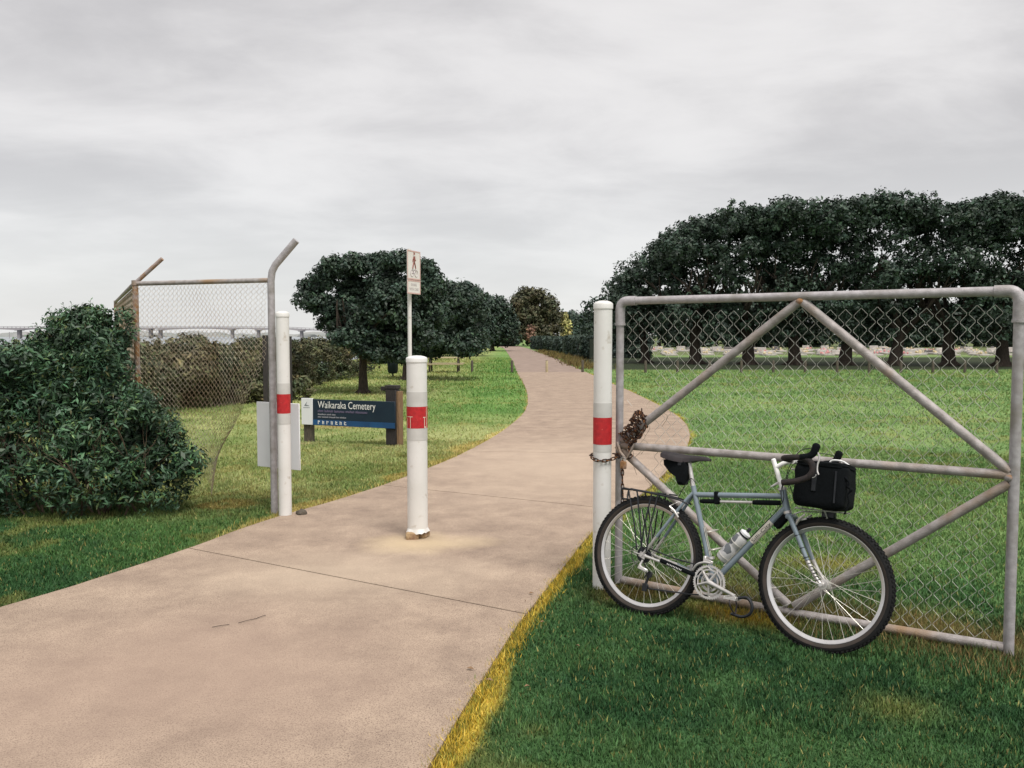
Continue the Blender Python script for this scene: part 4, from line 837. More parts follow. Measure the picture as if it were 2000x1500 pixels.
# ------------------------------------------------------------------ shared path sign on a pole
pe = empty('path_sign', (-1.31, 11.0, 0), 'white walking and cycling sign on a thin pole behind the middle bollard', 'sign')
MB().tube([(-1.31, 11, 0), (-1.31, 11, 2.7)], .026, 12).build('pole', M['white'], pe)
qa = Vector((at(791.5, 10.8), 10.8, 0)); qb = Vector((at(816.8, 11.13), 11.13, 0)); u = (qb - qa); SW = u.length; u.normalize(); n_ = Vector((u.y, -u.x, 0))
MS = Matrix(((u.x, -n_.x, 0), (u.y, -n_.y, 0), (0, 0, 1))); mids = (qa + qb) / 2
def XP(a, n, z): return mids + u * a + n_ * (n + .035) + Vector((0, 0, z))
Z1, Z2, Z3 = 2.67, 2.305, 2.125
for nm, z0, z1 in (('sign_plate', Z2, Z1), ('supplementary_plate', Z3, Z2 - .006)):
    MB().box(XP(0, 0, (z0 + z1) / 2), (SW / 2, .003, (z1 - z0) / 2), MS, .001).build(nm, M['sign_cream'], pe)
    b = MB(); t = .008
    for a, z, w, h in ((0, z1 - t, SW / 2, t), (0, z0 + t, SW / 2, t), (-SW / 2 + t, (z0 + z1) / 2, t, (z1 - z0) / 2 - 2 * t), (SW / 2 - t, (z0 + z1) / 2, t, (z1 - z0) / 2 - 2 * t)): b.box(XP(a, .0045, z), (w, .001, h), MS)
    b.build('border', M['pinkred'], pe, False)
b = MB(); zc_ = 2.55       # walking figure
def stroke(pts, w, m_=b): m_.tube([XP(a, .0055, z) for a, z in pts], w, 5)
b.lathe([(0, -.002), (.0 + .017, -.002), (.017, .002), (0, .002)], XP(-.005, .0055, 2.632), 'Y', 12)
stroke([(0, 2.6), (.005, 2.535)], .018); stroke([(0, 2.595), (-.03, 2.56), (-.035, 2.53)], .006); stroke([(.0, 2.595), (.03, 2.565), (.045, 2.55)], .006); stroke([(0, 2.535), (-.022, 2.49), (-.04, 2.445)], .009); stroke([(.005, 2.535), (.03, 2.49), (.045, 2.445)], .009)
b.build('walker_symbol', mat('faded_red_print', (.2, .06, .05), (.3, .12, .1), 30, .6), pe)
b = MB()
for a in (-.055, .06): b.tube([XP(a + .042 * math.cos(t), .0055, 2.385 + .042 * math.sin(t)) for t in [2 * PI * k / 16 for k in range(17)]], .0035, 4)
for p_ in ([(-.055, 2.385), (-.03, 2.43), (.035, 2.43), (.0, 2.385), (-.055, 2.385)], [(-.035, 2.445), (.0, 2.385)], [(.06, 2.385), (.03, 2.45), (.045, 2.455)]): b.tube([XP(a, .0055, z) for a, z in p_], .0035, 4)
b.build('bicycle_symbol', M['print_faint'], pe)
def TX(a, z): return Matrix.Translation(XP(a, .0045, z) - Vector((-1.31, 11.0, 0))) @ Matrix(((u.x, 0, n_.x, 0), (u.y, 0, n_.y, 0), (0, 1, 0, 0), (0, 0, 0, 1)))
text_mesh('lettering', 'SHARE', .035, .15, M['print_faint'], pe, TX(-.075, 2.225)); text_mesh('lettering', 'WITH CARE', .035, .25, M['print_faint'], pe, TX(-.125, 2.168))

# ------------------------------------------------------------------ dark posts in the scrub
for px, D, top, lab in ((518.5, 17.5, 657, 'dark square timber post in the scrub left of the bent fence post'), (565.5, 19, 659, 'dark timber post in the scrub just right of the left bollard')):
    x = at(px, D); b = MB(); b.box((x, D, zt(top, D) / 2), (.045, .045, zt(top, D) / 2), None, .005); b.box((x, D, zt(top, D) + .012), (.05, .05, .012), None, .004); o = b.build('timber_post', M['timber_dark']); tag(o, lab, 'post')

# ------------------------------------------------------------------ low posts across the field and path
def low_post(px, lab, grp=None, D=36.8, w=.055, h=.52, m='timber_grey'):
    x = at(px, D); e = empty('low_post', (x, D, 0), lab, 'post', grp)
    b = MB(); b.tube([(x, D, -.02), (x, D, h - .03), (x, D, h)], [w * 1.05, w, w * .8], 10); b.build('post_body', M[m], e); MB().lathe([(0, h - .002), (w * .82, h - .002), (w * .6, h + .014), (0, h + .018)], (x, D, 0), n=10).build('post_top', M['timber_grey'], e); return e
low_post(922, 'short dark post on the lawn left of the path, near the picnic table'); low_post(1000, 'short dark post at the left edge of the far path'); low_post(1138, 'short dark post at the right edge of the far path')
e = low_post(1068, 'short pale topped post in the middle of the far path', m='timber_pale')
for k in range(13):
    low_post(1261 + 62.4 * k, 'short timber post in the long straight row across the far side of the right field', 'low posts along the far edge of the field', 36.4)

# ------------------------------------------------------------------ picnic table
D = 37.; x = at(868, D); te = empty('picnic_table', (x, D, 0), 'pale timber picnic table on the lawn right of the middle bollard', 'picnic table')
for k in range(4): MB().box((x, D - .27 + k * .18, .64), (.84, .082, .02), None, .005).build('top_plank', M['timber_pale'], te)
for sgn in (-1, 1):
    for k in range(2): MB().box((x, D + sgn * (.62 + k * .15), .38), (.84, .068, .019), None, .005).build('seat_plank', M['timber_pale'], te)
for sx in (-.6, .6):
    for sgn in (-1, 1): MB().tube([(x + sx, D + sgn * .22, .62), (x + sx, D + sgn * .58, 0)], .04, 6).build('leg', M['timber_grey'], te)
    MB().box((x + sx, D, .34), (.03, .76, .045)).build('cross_beam', M['timber_pale'], te); MB().box((x + sx, D, .595), (.03, .34, .025)).build('top_batten', M['timber_grey'], te)
# ------------------------------------------------------------------ rubbish bin
D = 33.; x = at(767, D); be = empty('rubbish_bin', (x, D, 0), 'dark green rubbish bin on a post beside the scrub', 'bin')
MB().tube([(x, D, 0), (x, D, .3)], .03, 8).build('stand', M['steelblack'], be)
MB().lathe([(0, .14), (.15, .14), (.2, .22), (.21, .6), (.2, .66), (0, .66)], (x, D, 0), n=16).build('bin_body', mat('bin_green', (.015, .03, .03), (.01, .02, .022), 8, .6), be)
MB().lathe([(.19, .66), (.215, .665), (.19, .74), (.1, .8), (0, .81)], (x, D, 0), n=16).build('lid', mat('bin_lid', (.03, .06, .055), (.02, .04, .04), 8, .5), be)
MB().box((x + .2, D - .06, .66), (.05, .02, .09), None, .005).build('label_plate', M['print_faint'], be)

# ------------------------------------------------------------------ graves
g = random.Random(90)
def grave(x, y, kind):
    nm, lab, m1, m2 = [('grave', 'pale stone grave with low headstone and flowers, under the right trees', 'gravestone', 'flower_yellow'), ('grave', 'pale grave heaped with pink flowers, under the right trees', 'gravestone', 'flower_pink'), ('grave', 'dark polished grave with pale kerb, under the right trees', 'gravedark', 'flower_yellow')][kind]
    e = empty('grave', (x, y, 0), lab, 'grave', 'graves beyond the right field'); w = g.uniform(.4, .6); h = g.uniform(.12, .4)
    b = MB(); b.box((x, y - .5, .07), (w, .9, .07), None, .02); b.build('kerb_slab', M['gravestone'], e)
    b = MB(); b.box((x, y + .42, .12 + h / 2), (w * .8, .06, h / 2), None, .03); b.box((x, y + .42, .13), (w * .9, .12, .05)); b.build('headstone', M[m1], e)
    b = MB()
    for k in range(5 if kind != 2 else 3): b.ico((x + g.uniform(-.35, .35), y - g.uniform(-.1, 1.1), .16 + g.random() * .12), g.uniform(.05, .12), .3, 1)
    b.build('flowers', M[m2], e, False)
for row, D in enumerate((69, 74, 79, 85, 92)):
    px = 1222 + g.uniform(0, 20)
    while px < 2040:
        grave(at(px, D), D + g.uniform(-1, 1), g.choices((0, 1, 2), (5, 3, 1))[0]); px += g.uniform(28, 84) * (66 / D)
e = empty('round_bush', (at(1253, 60), 60, 0), 'round clipped dark bush among the graves near the gate post', 'bush'); V, F, c = leaf_cloud([(at(1253, 60), 60, .45, .55, .5, .5)], 1500, .12, seed=91, clump=.2, per=12); fast_mesh('foliage', V - np.array((at(1253, 60), 60, 0)), F, M['leafdark'], c, e); MB().tube([(at(1253, 60), 60, 0), (at(1253, 60), 60, .4)], .05, 6).build('stem', M['bark'], e)

# ------------------------------------------------------------------ motorway bridge over the harbour
BD = 900.; bre = empty('bridge', (0, BD, 0), 'long pale concrete motorway bridge on the horizon', 'bridge')
def bz(px): return zt(np.interp(px, [-400, 0, 250, 420, 560, 640, 800], [640, 640, 640, 639.5, 640.5, 644.5, 650]), BD)
piers = [-260, -140, 40, 140, 296, 315, 455, 506, 590, 640]
spans = sorted([-400] + piers + [700, 800])
for a, c_ in zip(spans[:-1], spans[1:]):
    n_ = 8; vs = []
    for i in range(n_ + 1):
        px = a + (c_ - a) * i / n_; t = abs(2 * i / n_ - 1); x = at(px, BD); zt_ = bz(px); dp = 1.2 + 1.5 * t ** 2 * min(1, (c_ - a) / 80)
        for yy in (BD - 6, BD + 6): vs += [(x, yy, zt_), (x, yy, zt_ - dp)]
    k = 4; fs = []
    for i in range(n_):
        o_ = i * k; fs += [(o_, o_ + k, o_ + k + 1, o_ + 1), (o_ + 2, o_ + 3, o_ + k + 3, o_ + k + 2), (o_, o_ + 2, o_ + k + 2, o_ + k), (o_ + 1, o_ + k + 1, o_ + k + 3, o_ + 3)]
    fs += [(0, 1, 3, 2), (n_ * k, n_ * k + 2, n_ * k + 3, n_ * k + 1)]
    MB().add(vs, fs).build('deck_span', M['concrete_far'], bre, False)
b = MB(); pl = [Vector((at(px, BD), BD - 6.2, bz(px) + 1.1)) for px in range(-400, 801, 50)]; b.tube(pl, .28, 5)
for px in range(-400, 800, 8): b.box((at(px, BD), BD - 6.2, bz(px) + .5), (.2, .2, .55))
b.build('parapet_rail', M['concrete_far'], bre, False)
for px in piers:
    x = at(px, BD); zt_ = bz(px) - 2.5; b = MB(); b.box((x, BD, (zt_ - 2) / 2), (1.3, 2.5, (zt_ + 2) / 2)); b.box((x, BD, zt_), (2.6, 5, .5)); b.build('pier', M['concrete_far'], bre, False)
for px, h in ((474, 4), (20, 5)): b = MB(); x = at(px, 860); b.tube([(x, 860, -1.5), (x, 860, h)], .35, 6); tag(b.build('marker_pole', M['concrete_far']), 'thin pole standing in the water in front of the bridge' if px == 474 else 'thin pole in the water at the left edge', 'pole')
# ------------------------------------------------------------------ the bicycle, built in its own frame: x along the wheels, y away from the camera, z up the leaning frame
TH, LEAN = .626, .2
bu = Vector((math.cos(TH), -math.sin(TH), 0)); nh = Vector((math.sin(TH), math.cos(TH), 0)); bv = Vector((0, 0, math.cos(LEAN))) + nh * math.sin(LEAN); bn = bv.cross(bu)
MBK = Matrix(((bu.x, bn.x, bv.x, .738), (bu.y, bn.y, bv.y, 4.835), (0, 0, 0, 0), (0, 0, 0, 1))); MBK[2][0], MBK[2][1], MBK[2][2], MBK[2][3] = bu.z, bn.z, bv.z, .004
bike = empty('bicycle', (0, 0, 0), 'blue grey touring bicycle with drop bars leaning against the pipe gate', 'bicycle', mtx=MBK)
V3 = Vector; WR = .337; RC, FC = (0, 0, WR), (1.003, 0, WR); BBp = (.415, 0, .252)
def sub(nm, m, b, par=None, **k): o = b.build(nm, m, par or bike, **k); ORG[o.name] = Vector((0, 0, 0)); return o
def wheel(c, nm, rear):
    # a wheel is an empty-free part: rim is the part, tyre, spokes and hub are its pieces
    rim = MB().lathe([(.2905, -.012), (.2925, -.012), (.2925, .012), (.2905, .012), (.287, .0105), (.276, .006), (.2735, 0), (.276, -.006), (.287, -.0105)], c, 'Y', 72, True); w_ = sub('wheel', M['rimsilver'], rim)
    prof = [(.3135 + .0235 * math.cos(t), .0235 * math.sin(t)) for t in [2 * PI * k / 14 for k in range(14)]]; ty = MB().lathe(prof, c, 'Y', 80, True)
    for k in range(88):
        a = 2 * PI * (k + .5) / 88
        for s_, da in ((-.0085, 0), (.0085, .5), (-.0175, .5), (.0175, 0)):
            aa = a + da * 2 * PI / 88; rr = .3375 if abs(s_) < .01 else .332
            ty.box((c[0] + rr * math.cos(aa), s_, c[2] + rr * math.sin(aa)), (.0028, .0042, .006), Matrix.Rotation(-aa, 3, 'Y'))
    sub('tyre', M['rubber'], ty, w_)
    sw = MB()
    for s_ in (-1, 1): sw.lathe([(.2945, s_ * .0148), (.304, s_ * .0232), (.311, s_ * .0245), (.311, s_ * .0235), (.3, s_ * .02)], c, 'Y', 64, True)
    sub('sidewall', M['rubber_side'], sw, w_)
    sp = MB()
    for k in range(32):
        s_ = -1 if k % 2 else 1; a = 2 * PI * k / 32 + .04; da = (1 if (k // 2) % 2 else -1) * R(62); hr = .024
        sp.tube([(c[0] + hr * math.cos(a + da), s_ * .029, c[2] + hr * math.sin(a + da)), (c[0] + .2755 * math.cos(a), s_ * .003, c[2] + .2755 * math.sin(a))], .0011, 4, False)
    sub('spokes', M['spoke'], sp, w_)
    hb = MB().lathe([(0, -.052), (.006, -.052), (.006, -.034), (.024, -.032), (.024, -.027), (.012, -.024), (.012, .024), (.024, .027), (.024, .032), (.006, .034), (.006, .052), (0, .052)], c, 'Y', 20); sub('hub', M['silver'], hb, w_)
    q = MB().lathe([(0, -.072), (.009, -.072), (.011, -.062), (.009, -.055), (0, -.055)], c, 'Y', 14); q.tube([V3(c) + V3((0, -.064, 0)), V3(c) + V3((-.03, -.066, .006)), V3(c) + V3((-.05, -.06, .012))], .004, 6); sub('axle_nut', M['silver'], q, w_)
    return w_
wr = wheel(RC, 'rear', True); wf = wheel(FC, 'front', False)
ca = MB()
for k, r_ in enumerate((.046, .041, .036, .031, .027, .023)): ca.lathe([(.01, -.032 - k * .0042), (r_, -.032 - k * .0042), (r_, -.0302 - k * .0042), (.01, -.0302 - k * .0042)], RC, 'Y', 22)
sub('cassette', M['steelblack'], ca, wr)
# frame
ST, HT_, HB_ = (.2535, 0, .735), (.752, 0, .79), (.787, 0, .679)
f = MB(); f.tube([BBp, ST, (.246, 0, .76)], .0148, 14); f.tube([(.262, 0, .713), (.755, 0, .758)], .0148, 14); f.tube([(.42, 0, .258), (.78, 0, .706)], .0165, 14); f.tube([HT_, HB_], .0185, 14)
f.lathe([(0, -.036), (.021, -.036), (.021, .036), (0, .036)], BBp, 'Y', 16)
for s_ in (-1, 1):
    f.tube(spline([(.252, s_ * .012, .722), (.2, s_ * .03, .645), (.1, s_ * .05, .487), (.075, s_ * .055, .448)], 4), [.009] * 12 + [.008], 8)
    f.tube(spline([(.40, s_ * .022, .253), (.3, s_ * .042, .277), (.17, s_ * .056, .307)], 4), .0095, 8)
f.lathe([(0, 0)], (0, 0, 0)) if False else None
sub('frame', M['paint'], f)
f = MB()
for s_ in (-1, 1):
    f.tube([(.078, s_ * .0545, .452), (.012, s_ * .06, .35)], .0085, 8); f.tube([(.175, s_ * .0555, .306), (.02, s_ * .06, .334)], .0088, 8); f.box((.004, s_ * .0605, .335), (.022, .003, .016), Matrix.Rotation(.4, 3, 'Y'), .002)
sub('chromed_stay_end', M['silver'], f)
# fork
f = MB(); f.tube([(.789, 0, .676), (.7945, 0, .66)], .02, 12); f.box((.81, 0, .655), (.018, .052, .014), Matrix.Rotation(.3, 3, 'Y'), .006)
for s_ in (-1, 1): f.tube(spline([(.812, s_ * .048, .66), (.855, s_ * .05, .58), (.905, s_ * .051, .482), (.925, s_ * .051, .444)], 4), [.0135, .0135, .013, .013, .0125, .0125, .012, .012, .0115, .0115, .011, .011, .0105], 10)
sub('fork', M['paint'], f)
f = MB()
for s_ in (-1, 1): f.tube(spline([(.923, s_ * .051, .448), (.945, s_ * .051, .41), (.972, s_ * .052, .37), (1.0, s_ * .053, .339)], 4), [.0112, .011, .011, .0108, .0105, .01, .0098, .0095, .009, .0088, .0085, .0082, .008], 10); f.box((1.003, s_ * .055, .337), (.014, .003, .012), None, .002)
sub('fork_end', M['silver'], f)
f = MB()
for k in range(7):
    t = k / 6; p = V3((.925, -.051, .444)).lerp(V3((.985, -.052, .355)), t); f.tube([p + V3((-.012, 0, -.003)), p + V3((-.002, -.0125, .003)), p + V3((.012, -.003, .008))], .0022, 5)
for p0 in ((.862, .565), (.893, .505), (.917, .46)): f.tube([V3((p0[0] - .013, -.051, p0[1] - .006)), V3((p0[0], -.066, p0[1])), V3((p0[0] + .013, -.051, p0[1] + .006))], .0026, 5)
sub('cable_wrap', M['steelblack'], f)
# headset, stem
f = MB(); f.tube([(.7475, 0, .803), (.751, 0, .79)], .023, 14); f.tube([(.786, 0, .683), (.7905, 0, .67)], .0225, 14); sub('headset', M['silver'], f)
f = MB(); f.tube([(.7485, 0, .80), (.69, 0, .944)], .0125, 12); f.tube([(.69, 0, .944), (.687, 0, .951)], [.014, .011], 12); f.tube([(.705, 0, .905), (.74, 0, .93), (.79, 0, .95)], [.0125, .012, .0125], 12); f.lathe([(0, -.022), (.019, -.022), (.019, .022), (0, .022)], (.795, 0, .951), 'Y', 14); sub('stem', M['print_white'], f)
# bars
hb = MB()
hb.tube([(.795, -.06, .951), (.795, .06, .951)], .0125, 12); hbar = sub('handlebar', M['silver'], hb)
for s_ in (-1, 1):
    p = spline([(.795, s_ * .055, .951), (.796, s_ * .12, .951), (.806, s_ * .185, .95), (.85, s_ * .21, .955), (.905, s_ * .21, .958), (.948, s_ * .212, .94), (.962, s_ * .213, .9), (.94, s_ * .214, .862), (.885, s_ * .215, .838), (.815, s_ * .216, .823)], 5)
    sub('bar_tape', M['blacktape'], MB().tube(p, .0155, 12), hbar)
    h = MB(); h.tube(spline([(.895, s_ * .211, .96), (.93, s_ * .211, .965), (.958, s_ * .211, .985), (.97, s_ * .211, 1.02), (.976, s_ * .211, 1.036)], 4), [.016, .017, .0175, .018, .018, .018, .0175, .0175, .018, .019, .0195, .0195, .0195, .019, .017, .013, .008], 10); sub('brake_hood', M['blackpl'], h, hbar)
    h = MB(); h.tube(spline([(.98, s_ * .211, .99), (.99, s_ * .211, .96), (.984, s_ * .213, .93), (.985, s_ * .215, .90), (.994, s_ * .217, .88)], 4), [.0045] * 8 + [.004] * 8 + [.0035], 8); sub('brake_lever', M['silver'], h, hbar)
for pts_ in ([(.965, -.2, .995), (.93, -.17, 1.01), (.86, -.1, 1.0), (.80, -.03, .95), (.77, -.01, .87), (.79, -.015, .80)], [(.965, .2, .995), (.93, .17, 1.01), (.86, .1, 1.0), (.80, .03, .95), (.77, .01, .87), (.79, .015, .80)],
             [(.79, .01, .81), (.83, -.02, .74), (.86, -.015, .72)], [(.83, -.215, .825), (.79, -.12, .80), (.77, -.03, .74), (.72, -.024, .655), (.6, -.022, .51)],
             [(.0, -.075, .27), (-.045, -.085, .31), (-.05, -.08, .37), (.0, -.066, .385), (.04, -.066, .36), (.1, -.06, .33)], [(.77, .0, .87), (.755, -.03, .80), (.76, -.03, .73)], [(.262, -.015, .78), (.235, -.02, .80), (.2, -.03, .74), (.17, -.02, .68)]):
    sub('cable', M['steelblack'], MB().tube(spline(pts_, 5), .0023, 6))
f = MB(); f.tube([(.733, -.022, .826), (.725, -.045, .815), (.705, -.05, .80)], [.007, .006, .004], 6); f.tube([(.80, .02, .835), (.775, 0, .838), (.75, -.02, .836)], .005, 6); sub('shift_lever', M['silver'], f)
# seat post, saddle
f = MB(); f.tube([(.2475, 0, .752), (.208, 0, .885), (.203, 0, .898)], [.0132, .0132, .015], 12); f.box((.195, 0, .896), (.028, .018, .008), None, .003); sub('seat_post', M['silver'], f)
f = MB(); f.lathe([(0, -.018), (.017, -.018), (.017, .018), (0, .018)], (.247, 0, .755), 'Y', 12) if False else None
sec = [(.052, .060, .93, .018), (.062, .074, .942, .042), (.10, .077, .942, .052), (.14, .066, .937, .054), (.18, .048, .934, .050), (.22, .034, .933, .042), (.26, .026, .933, .030), (.305, .021, .931, .024), (.335, .013, .922, .014)]
vs = []; nn_ = 14
for s_, w, z, dp in sec:
    for k in range(nn_):
        t = PI * k / (nn_ - 1); vs.append((s_, w * math.cos(t), z - dp + dp * abs(math.sin(t)) ** .6 + (.004 if abs(math.cos(t)) > .5 and s_ < .15 else 0)))
    for k in range(4): q = -1 + 2 * (k + 1) / 5; vs.append((s_, w * .8 * q, z - dp - .001))
kk = nn_ + 4; fs = [(i * kk + j, i * kk + (j + 1) % kk, (i + 1) * kk + (j + 1) % kk, (i + 1) * kk + j) for i in range(len(sec) - 1) for j in range(kk)] + [tuple(range(kk))[::-1], tuple((len(sec) - 1) * kk + j for j in range(kk))]
sad = sub('saddle', M['leather'], MB().add(vs, fs))
f = MB()
for s_ in (-1, 1): f.tube(spline([(.07, s_ * .035, .905), (.13, s_ * .024, .897), (.22, s_ * .022, .9), (.31, s_ * .008, .915)], 4), .0035, 6)
sub('saddle_rail', M['silver'], f, sad)
# crankset
f = MB()
def ringm(r0, r1, y, t=.0018, n=44): f.lathe([(r0, y - t), (r1, y - t), (r1, y + t), (r0, y + t)], BBp, 'Y', n, True)
ringm(.079, .0895, -.058); ringm(.063, .069, -.058); ringm(.064, .072, -.050); ringm(.045, .05, -.050); ringm(.038, .046, -.044)
for k in range(44):
    a = 2 * PI * k / 44; f.box((BBp[0] + .091 * math.cos(a), -.058, BBp[2] + .091 * math.sin(a)), (.0025, .0014, .0022), Matrix.Rotation(-a, 3, 'Y'))
for k in range(10):
    a = 2 * PI * k / 10 + .2; f.tube([(BBp[0] + .066 * math.cos(a), -.058, BBp[2] + .066 * math.sin(a)), (BBp[0] + .081 * math.cos(a + .28), -.058, BBp[2] + .081 * math.sin(a + .28))], .0032, 6)
sub('chainring', M['silver'], f)
f = MB()
for k in range(5): a = 2 * PI * k / 5 - .28; f.tube([(BBp[0], -.062, BBp[2]), (BBp[0] + .068 * math.cos(a), -.060, BBp[2] + .068 * math.sin(a))], [.010, .006], 8)
pe_ = V3((.577, -.088, .205)); f.tube([V3((BBp[0], -.066, BBp[2])), V3((.45, -.07, .242)), V3((.56, -.083, .21)), pe_], [.016, .012, .0095, .011], 10); f.lathe([(0, -.078), (.009, -.078), (.011, -.07), (.011, -.05), (0, -.05)], BBp, 'Y', 12)
f.tube([V3((BBp[0], .06, BBp[2])), V3((.38, .065, .262)), V3((.255, .08, .298))], [.014, .011, .010], 10)
sub('crank_arm', M['silver'], f)
for c_, dr in ((pe_ + V3((.004, -.05, -.005)), -1), (V3((.25, .125, .3)), 1)):
    f = MB(); f.tube([c_ + V3((0, .05, 0)), c_ + V3((0, -.045, 0))], .006, 8)
    for a in (-1, 1): f.box(c_ + V3((a * .03, 0, 0)), (.003, .042, .009), None, .001); f.box(c_ + V3((0, a * .042, 0)), (.032, .0025, .006))
    pd_ = sub('pedal', M['silver'], f)
    if dr < 0:
        f = MB(); a_ = c_ + V3((.03, 0, 0)); pts = spline([a_ + V3((.0, 0, .005)), a_ + V3((.05, 0, .015)), a_ + V3((.078, 0, -.02)), a_ + V3((.07, 0, -.062)), a_ + V3((.03, 0, -.085)), a_ + V3((-.03, 0, -.08))], 5)
        f.tube(pts, [.010] + [.0085] * (len(pts) - 1), 6); sub('toe_clip', M['steelblack'], f, pd_)
        f = MB(); f.tube(spline([c_ + V3((0, -.04, 0)), c_ + V3((.01, -.045, -.04)), c_ + V3((.02, 0, -.075)), c_ + V3((.01, .045, -.04)), c_ + V3((0, .04, 0))], 4), .004, 5); sub('toe_strap', M['leather'], f, pd_)
# chain run
f = MB(); f.tube([(.40, -.05, .325), (.2, -.043, .345), (.01, -.038, .382)], .0042, 5); f.tube([(.415, -.05, .18), (.3, -.046, .168), (.05, -.04, .155)], .0042, 5)
f.tube([(.01, -.038, .29), (.035, -.04, .24), (.02, -.04, .21)], .0042, 5); sub('drive_chain', M['steelblack'], f)
f = MB(); f.tube([(.12, -.062, .325), (.33, -.052, .275)], .0125, 10); g_ = sub('chainstay_guard', M['blackpl'], f)
text_mesh('guard_lettering', 'IIIIIIIIII', .008, .09, M['print_white'], g_, Matrix.Translation((.165, -.0735, .309)) @ Matrix.Rotation(R(13.5), 4, 'Y') @ Matrix.Rotation(PI / 2, 4, 'X'))
f = MB(); f.tube([(.01, -.062, .31), (-.002, -.068, .28), (.02, -.070, .262), (.05, -.066, .25)], [.006, .008, .009, .006], 8); f.box((.02, -.072, .262), (.032, .007, .010), Matrix.Rotation(.28, 3, 'Y'), .004); dl = sub('rear_derailleur', M['silver'], f)
f = MB(); f.box((.045, -.05, .21), (.007, .006, .045), Matrix.Rotation(.25, 3, 'Y'), .002)
for z_ in (.235, .165): f.lathe([(0, -.056), (.019, -.056), (.019, -.046), (0, -.046)], (.045 - (.2 - z_) * .25, 0, z_), 'Y', 14)
f.box((.036, -.058, .16), (.016, .003, .022), None, .002); sub('derailleur_cage', M['steelblack'], f, dl)
f = MB(); f.tube([(.392, 0, .37), (.388, 0, .384)], .0195, 12); f.box((.372, -.03, .365), (.008, .02, .022), None, .003); f.tube(spline([(.31, -.05, .30), (.335, -.053, .335), (.375, -.053, .352), (.41, -.05, .352)], 4), .0065, 6); f.box((.40, -.045, .36), (.022, .006, .008), Matrix.Rotation(.2, 3, 'Y'), .002); sub('front_derailleur', M['silver'], f)
# brakes
f = MB()
for c_, y in (((.868, .655), 1), ((.17, .61), -1)):
    for s_ in (-1, 1):
        f.tube([(c_[0] - .02 * y, s_ * .04, c_[1] - .035), (c_[0] + .002 * y, s_ * .052, c_[1]), (c_[0] + .03 * y, s_ * .06, c_[1] + .022)], [.007, .007, .005], 8); f.box((c_[0] + .005 * y, s_ * .032, c_[1] - .006), (.026, .007, .006), Matrix.Rotation(-.3 * y, 3, 'Y'), .002)
        f.tube([(c_[0] + .03 * y, s_ * .06, c_[1] + .022), (c_[0] - .01 * y, 0, c_[1] + .06)], .0014, 4)
sub('cantilever_brake', M['silver'], f)
# rack
f = MB(); k_ = .0052
for s_ in (-1, 1):
    f.tube(spline([(.235, s_ * .018, .655), (.18, s_ * .045, .675), (.05, s_ * .05, .69), (-.12, s_ * .05, .70), (-.175, s_ * .045, .70), (-.18, s_ * .04, .66), (-.175, s_ * .035, .64)], 4), k_, 8)
    for a, b_ in ((-.13, -.03), (-.075, .0), (.02, -.005), (.06, .03)): f.tube([(a, s_ * .052, .694), (b_ + (a - b_) * .3, s_ * .072, .50), (b_, s_ * .07, .36)], .0046, 7)
for a in (-.17, -.1, -.02, .06, .13): f.tube([(a, -.05, .697), (a, .05, .697)], .0045, 7)
f.tube([(-.175, -.035, .64), (-.175, .035, .64)], .006, 7)
sub('rear_rack', M['steelblack'], f)
# stickers and clamps
dtd = (V3((.78, 0, .706)) - V3((.42, 0, .258))).normalized(); a0 = V3((.42, 0, .258)) + dtd * .305
st = sub('down_tube_sticker', M['cream'], MB().tube([a0, a0 + dtd * .155], .0174, 16)); an = math.atan2(dtd.z, dtd.x)
text_mesh('sticker_lettering', 'Silli-City', .022, .14, M['print_dark'], st, Matrix.Translation(a0 + dtd * .008 + V3((dtd.z * .010, -.0186, -dtd.x * .010))) @ Matrix.Rotation(-an, 4, 'Y') @ Matrix.Rotation(PI / 2, 4, 'X'))
# bottle cages
f = MB(); nrm = V3((-dtd.z, 0, dtd.x))
for q in (.10, .2): c_ = V3((.42, 0, .258)) + dtd * (q + .04) + nrm * .055; f.tube([c_ + V3((0, .038 * math.sin(t), 0)) + nrm * .038 * math.cos(t) for t in [2 * PI * k / 16 for k in range(17)]], .0028, 5)
for s_ in (-1, 1): f.tube([V3((.42, s_ * .012, .258)) + dtd * .1 + nrm * .018, V3((.42, s_ * .012, .258)) + dtd * .28 + nrm * .018], .0028, 5)
sd2 = (V3(ST) - V3(BBp)).normalized(); n2_ = V3((sd2.z, 0, -sd2.x))
for q in (.17, .27):
    c_ = V3(BBp) + sd2 * q + n2_ * .052; f.tube([c_ + V3((0, .037 * math.sin(t), 0)) + n2_ * .037 * math.cos(t) for t in [2 * PI * k / 16 for k in range(17)]], .0025, 5)
for s_ in (-1, 1): f.tube([V3(BBp) + sd2 * .14 + n2_ * .016 + V3((0, s_ * .01, 0)), V3(BBp) + sd2 * .30 + n2_ * .016 + V3((0, s_ * .01, 0))], .0025, 5)
sub('bottle_cage', M['spoke'], f)

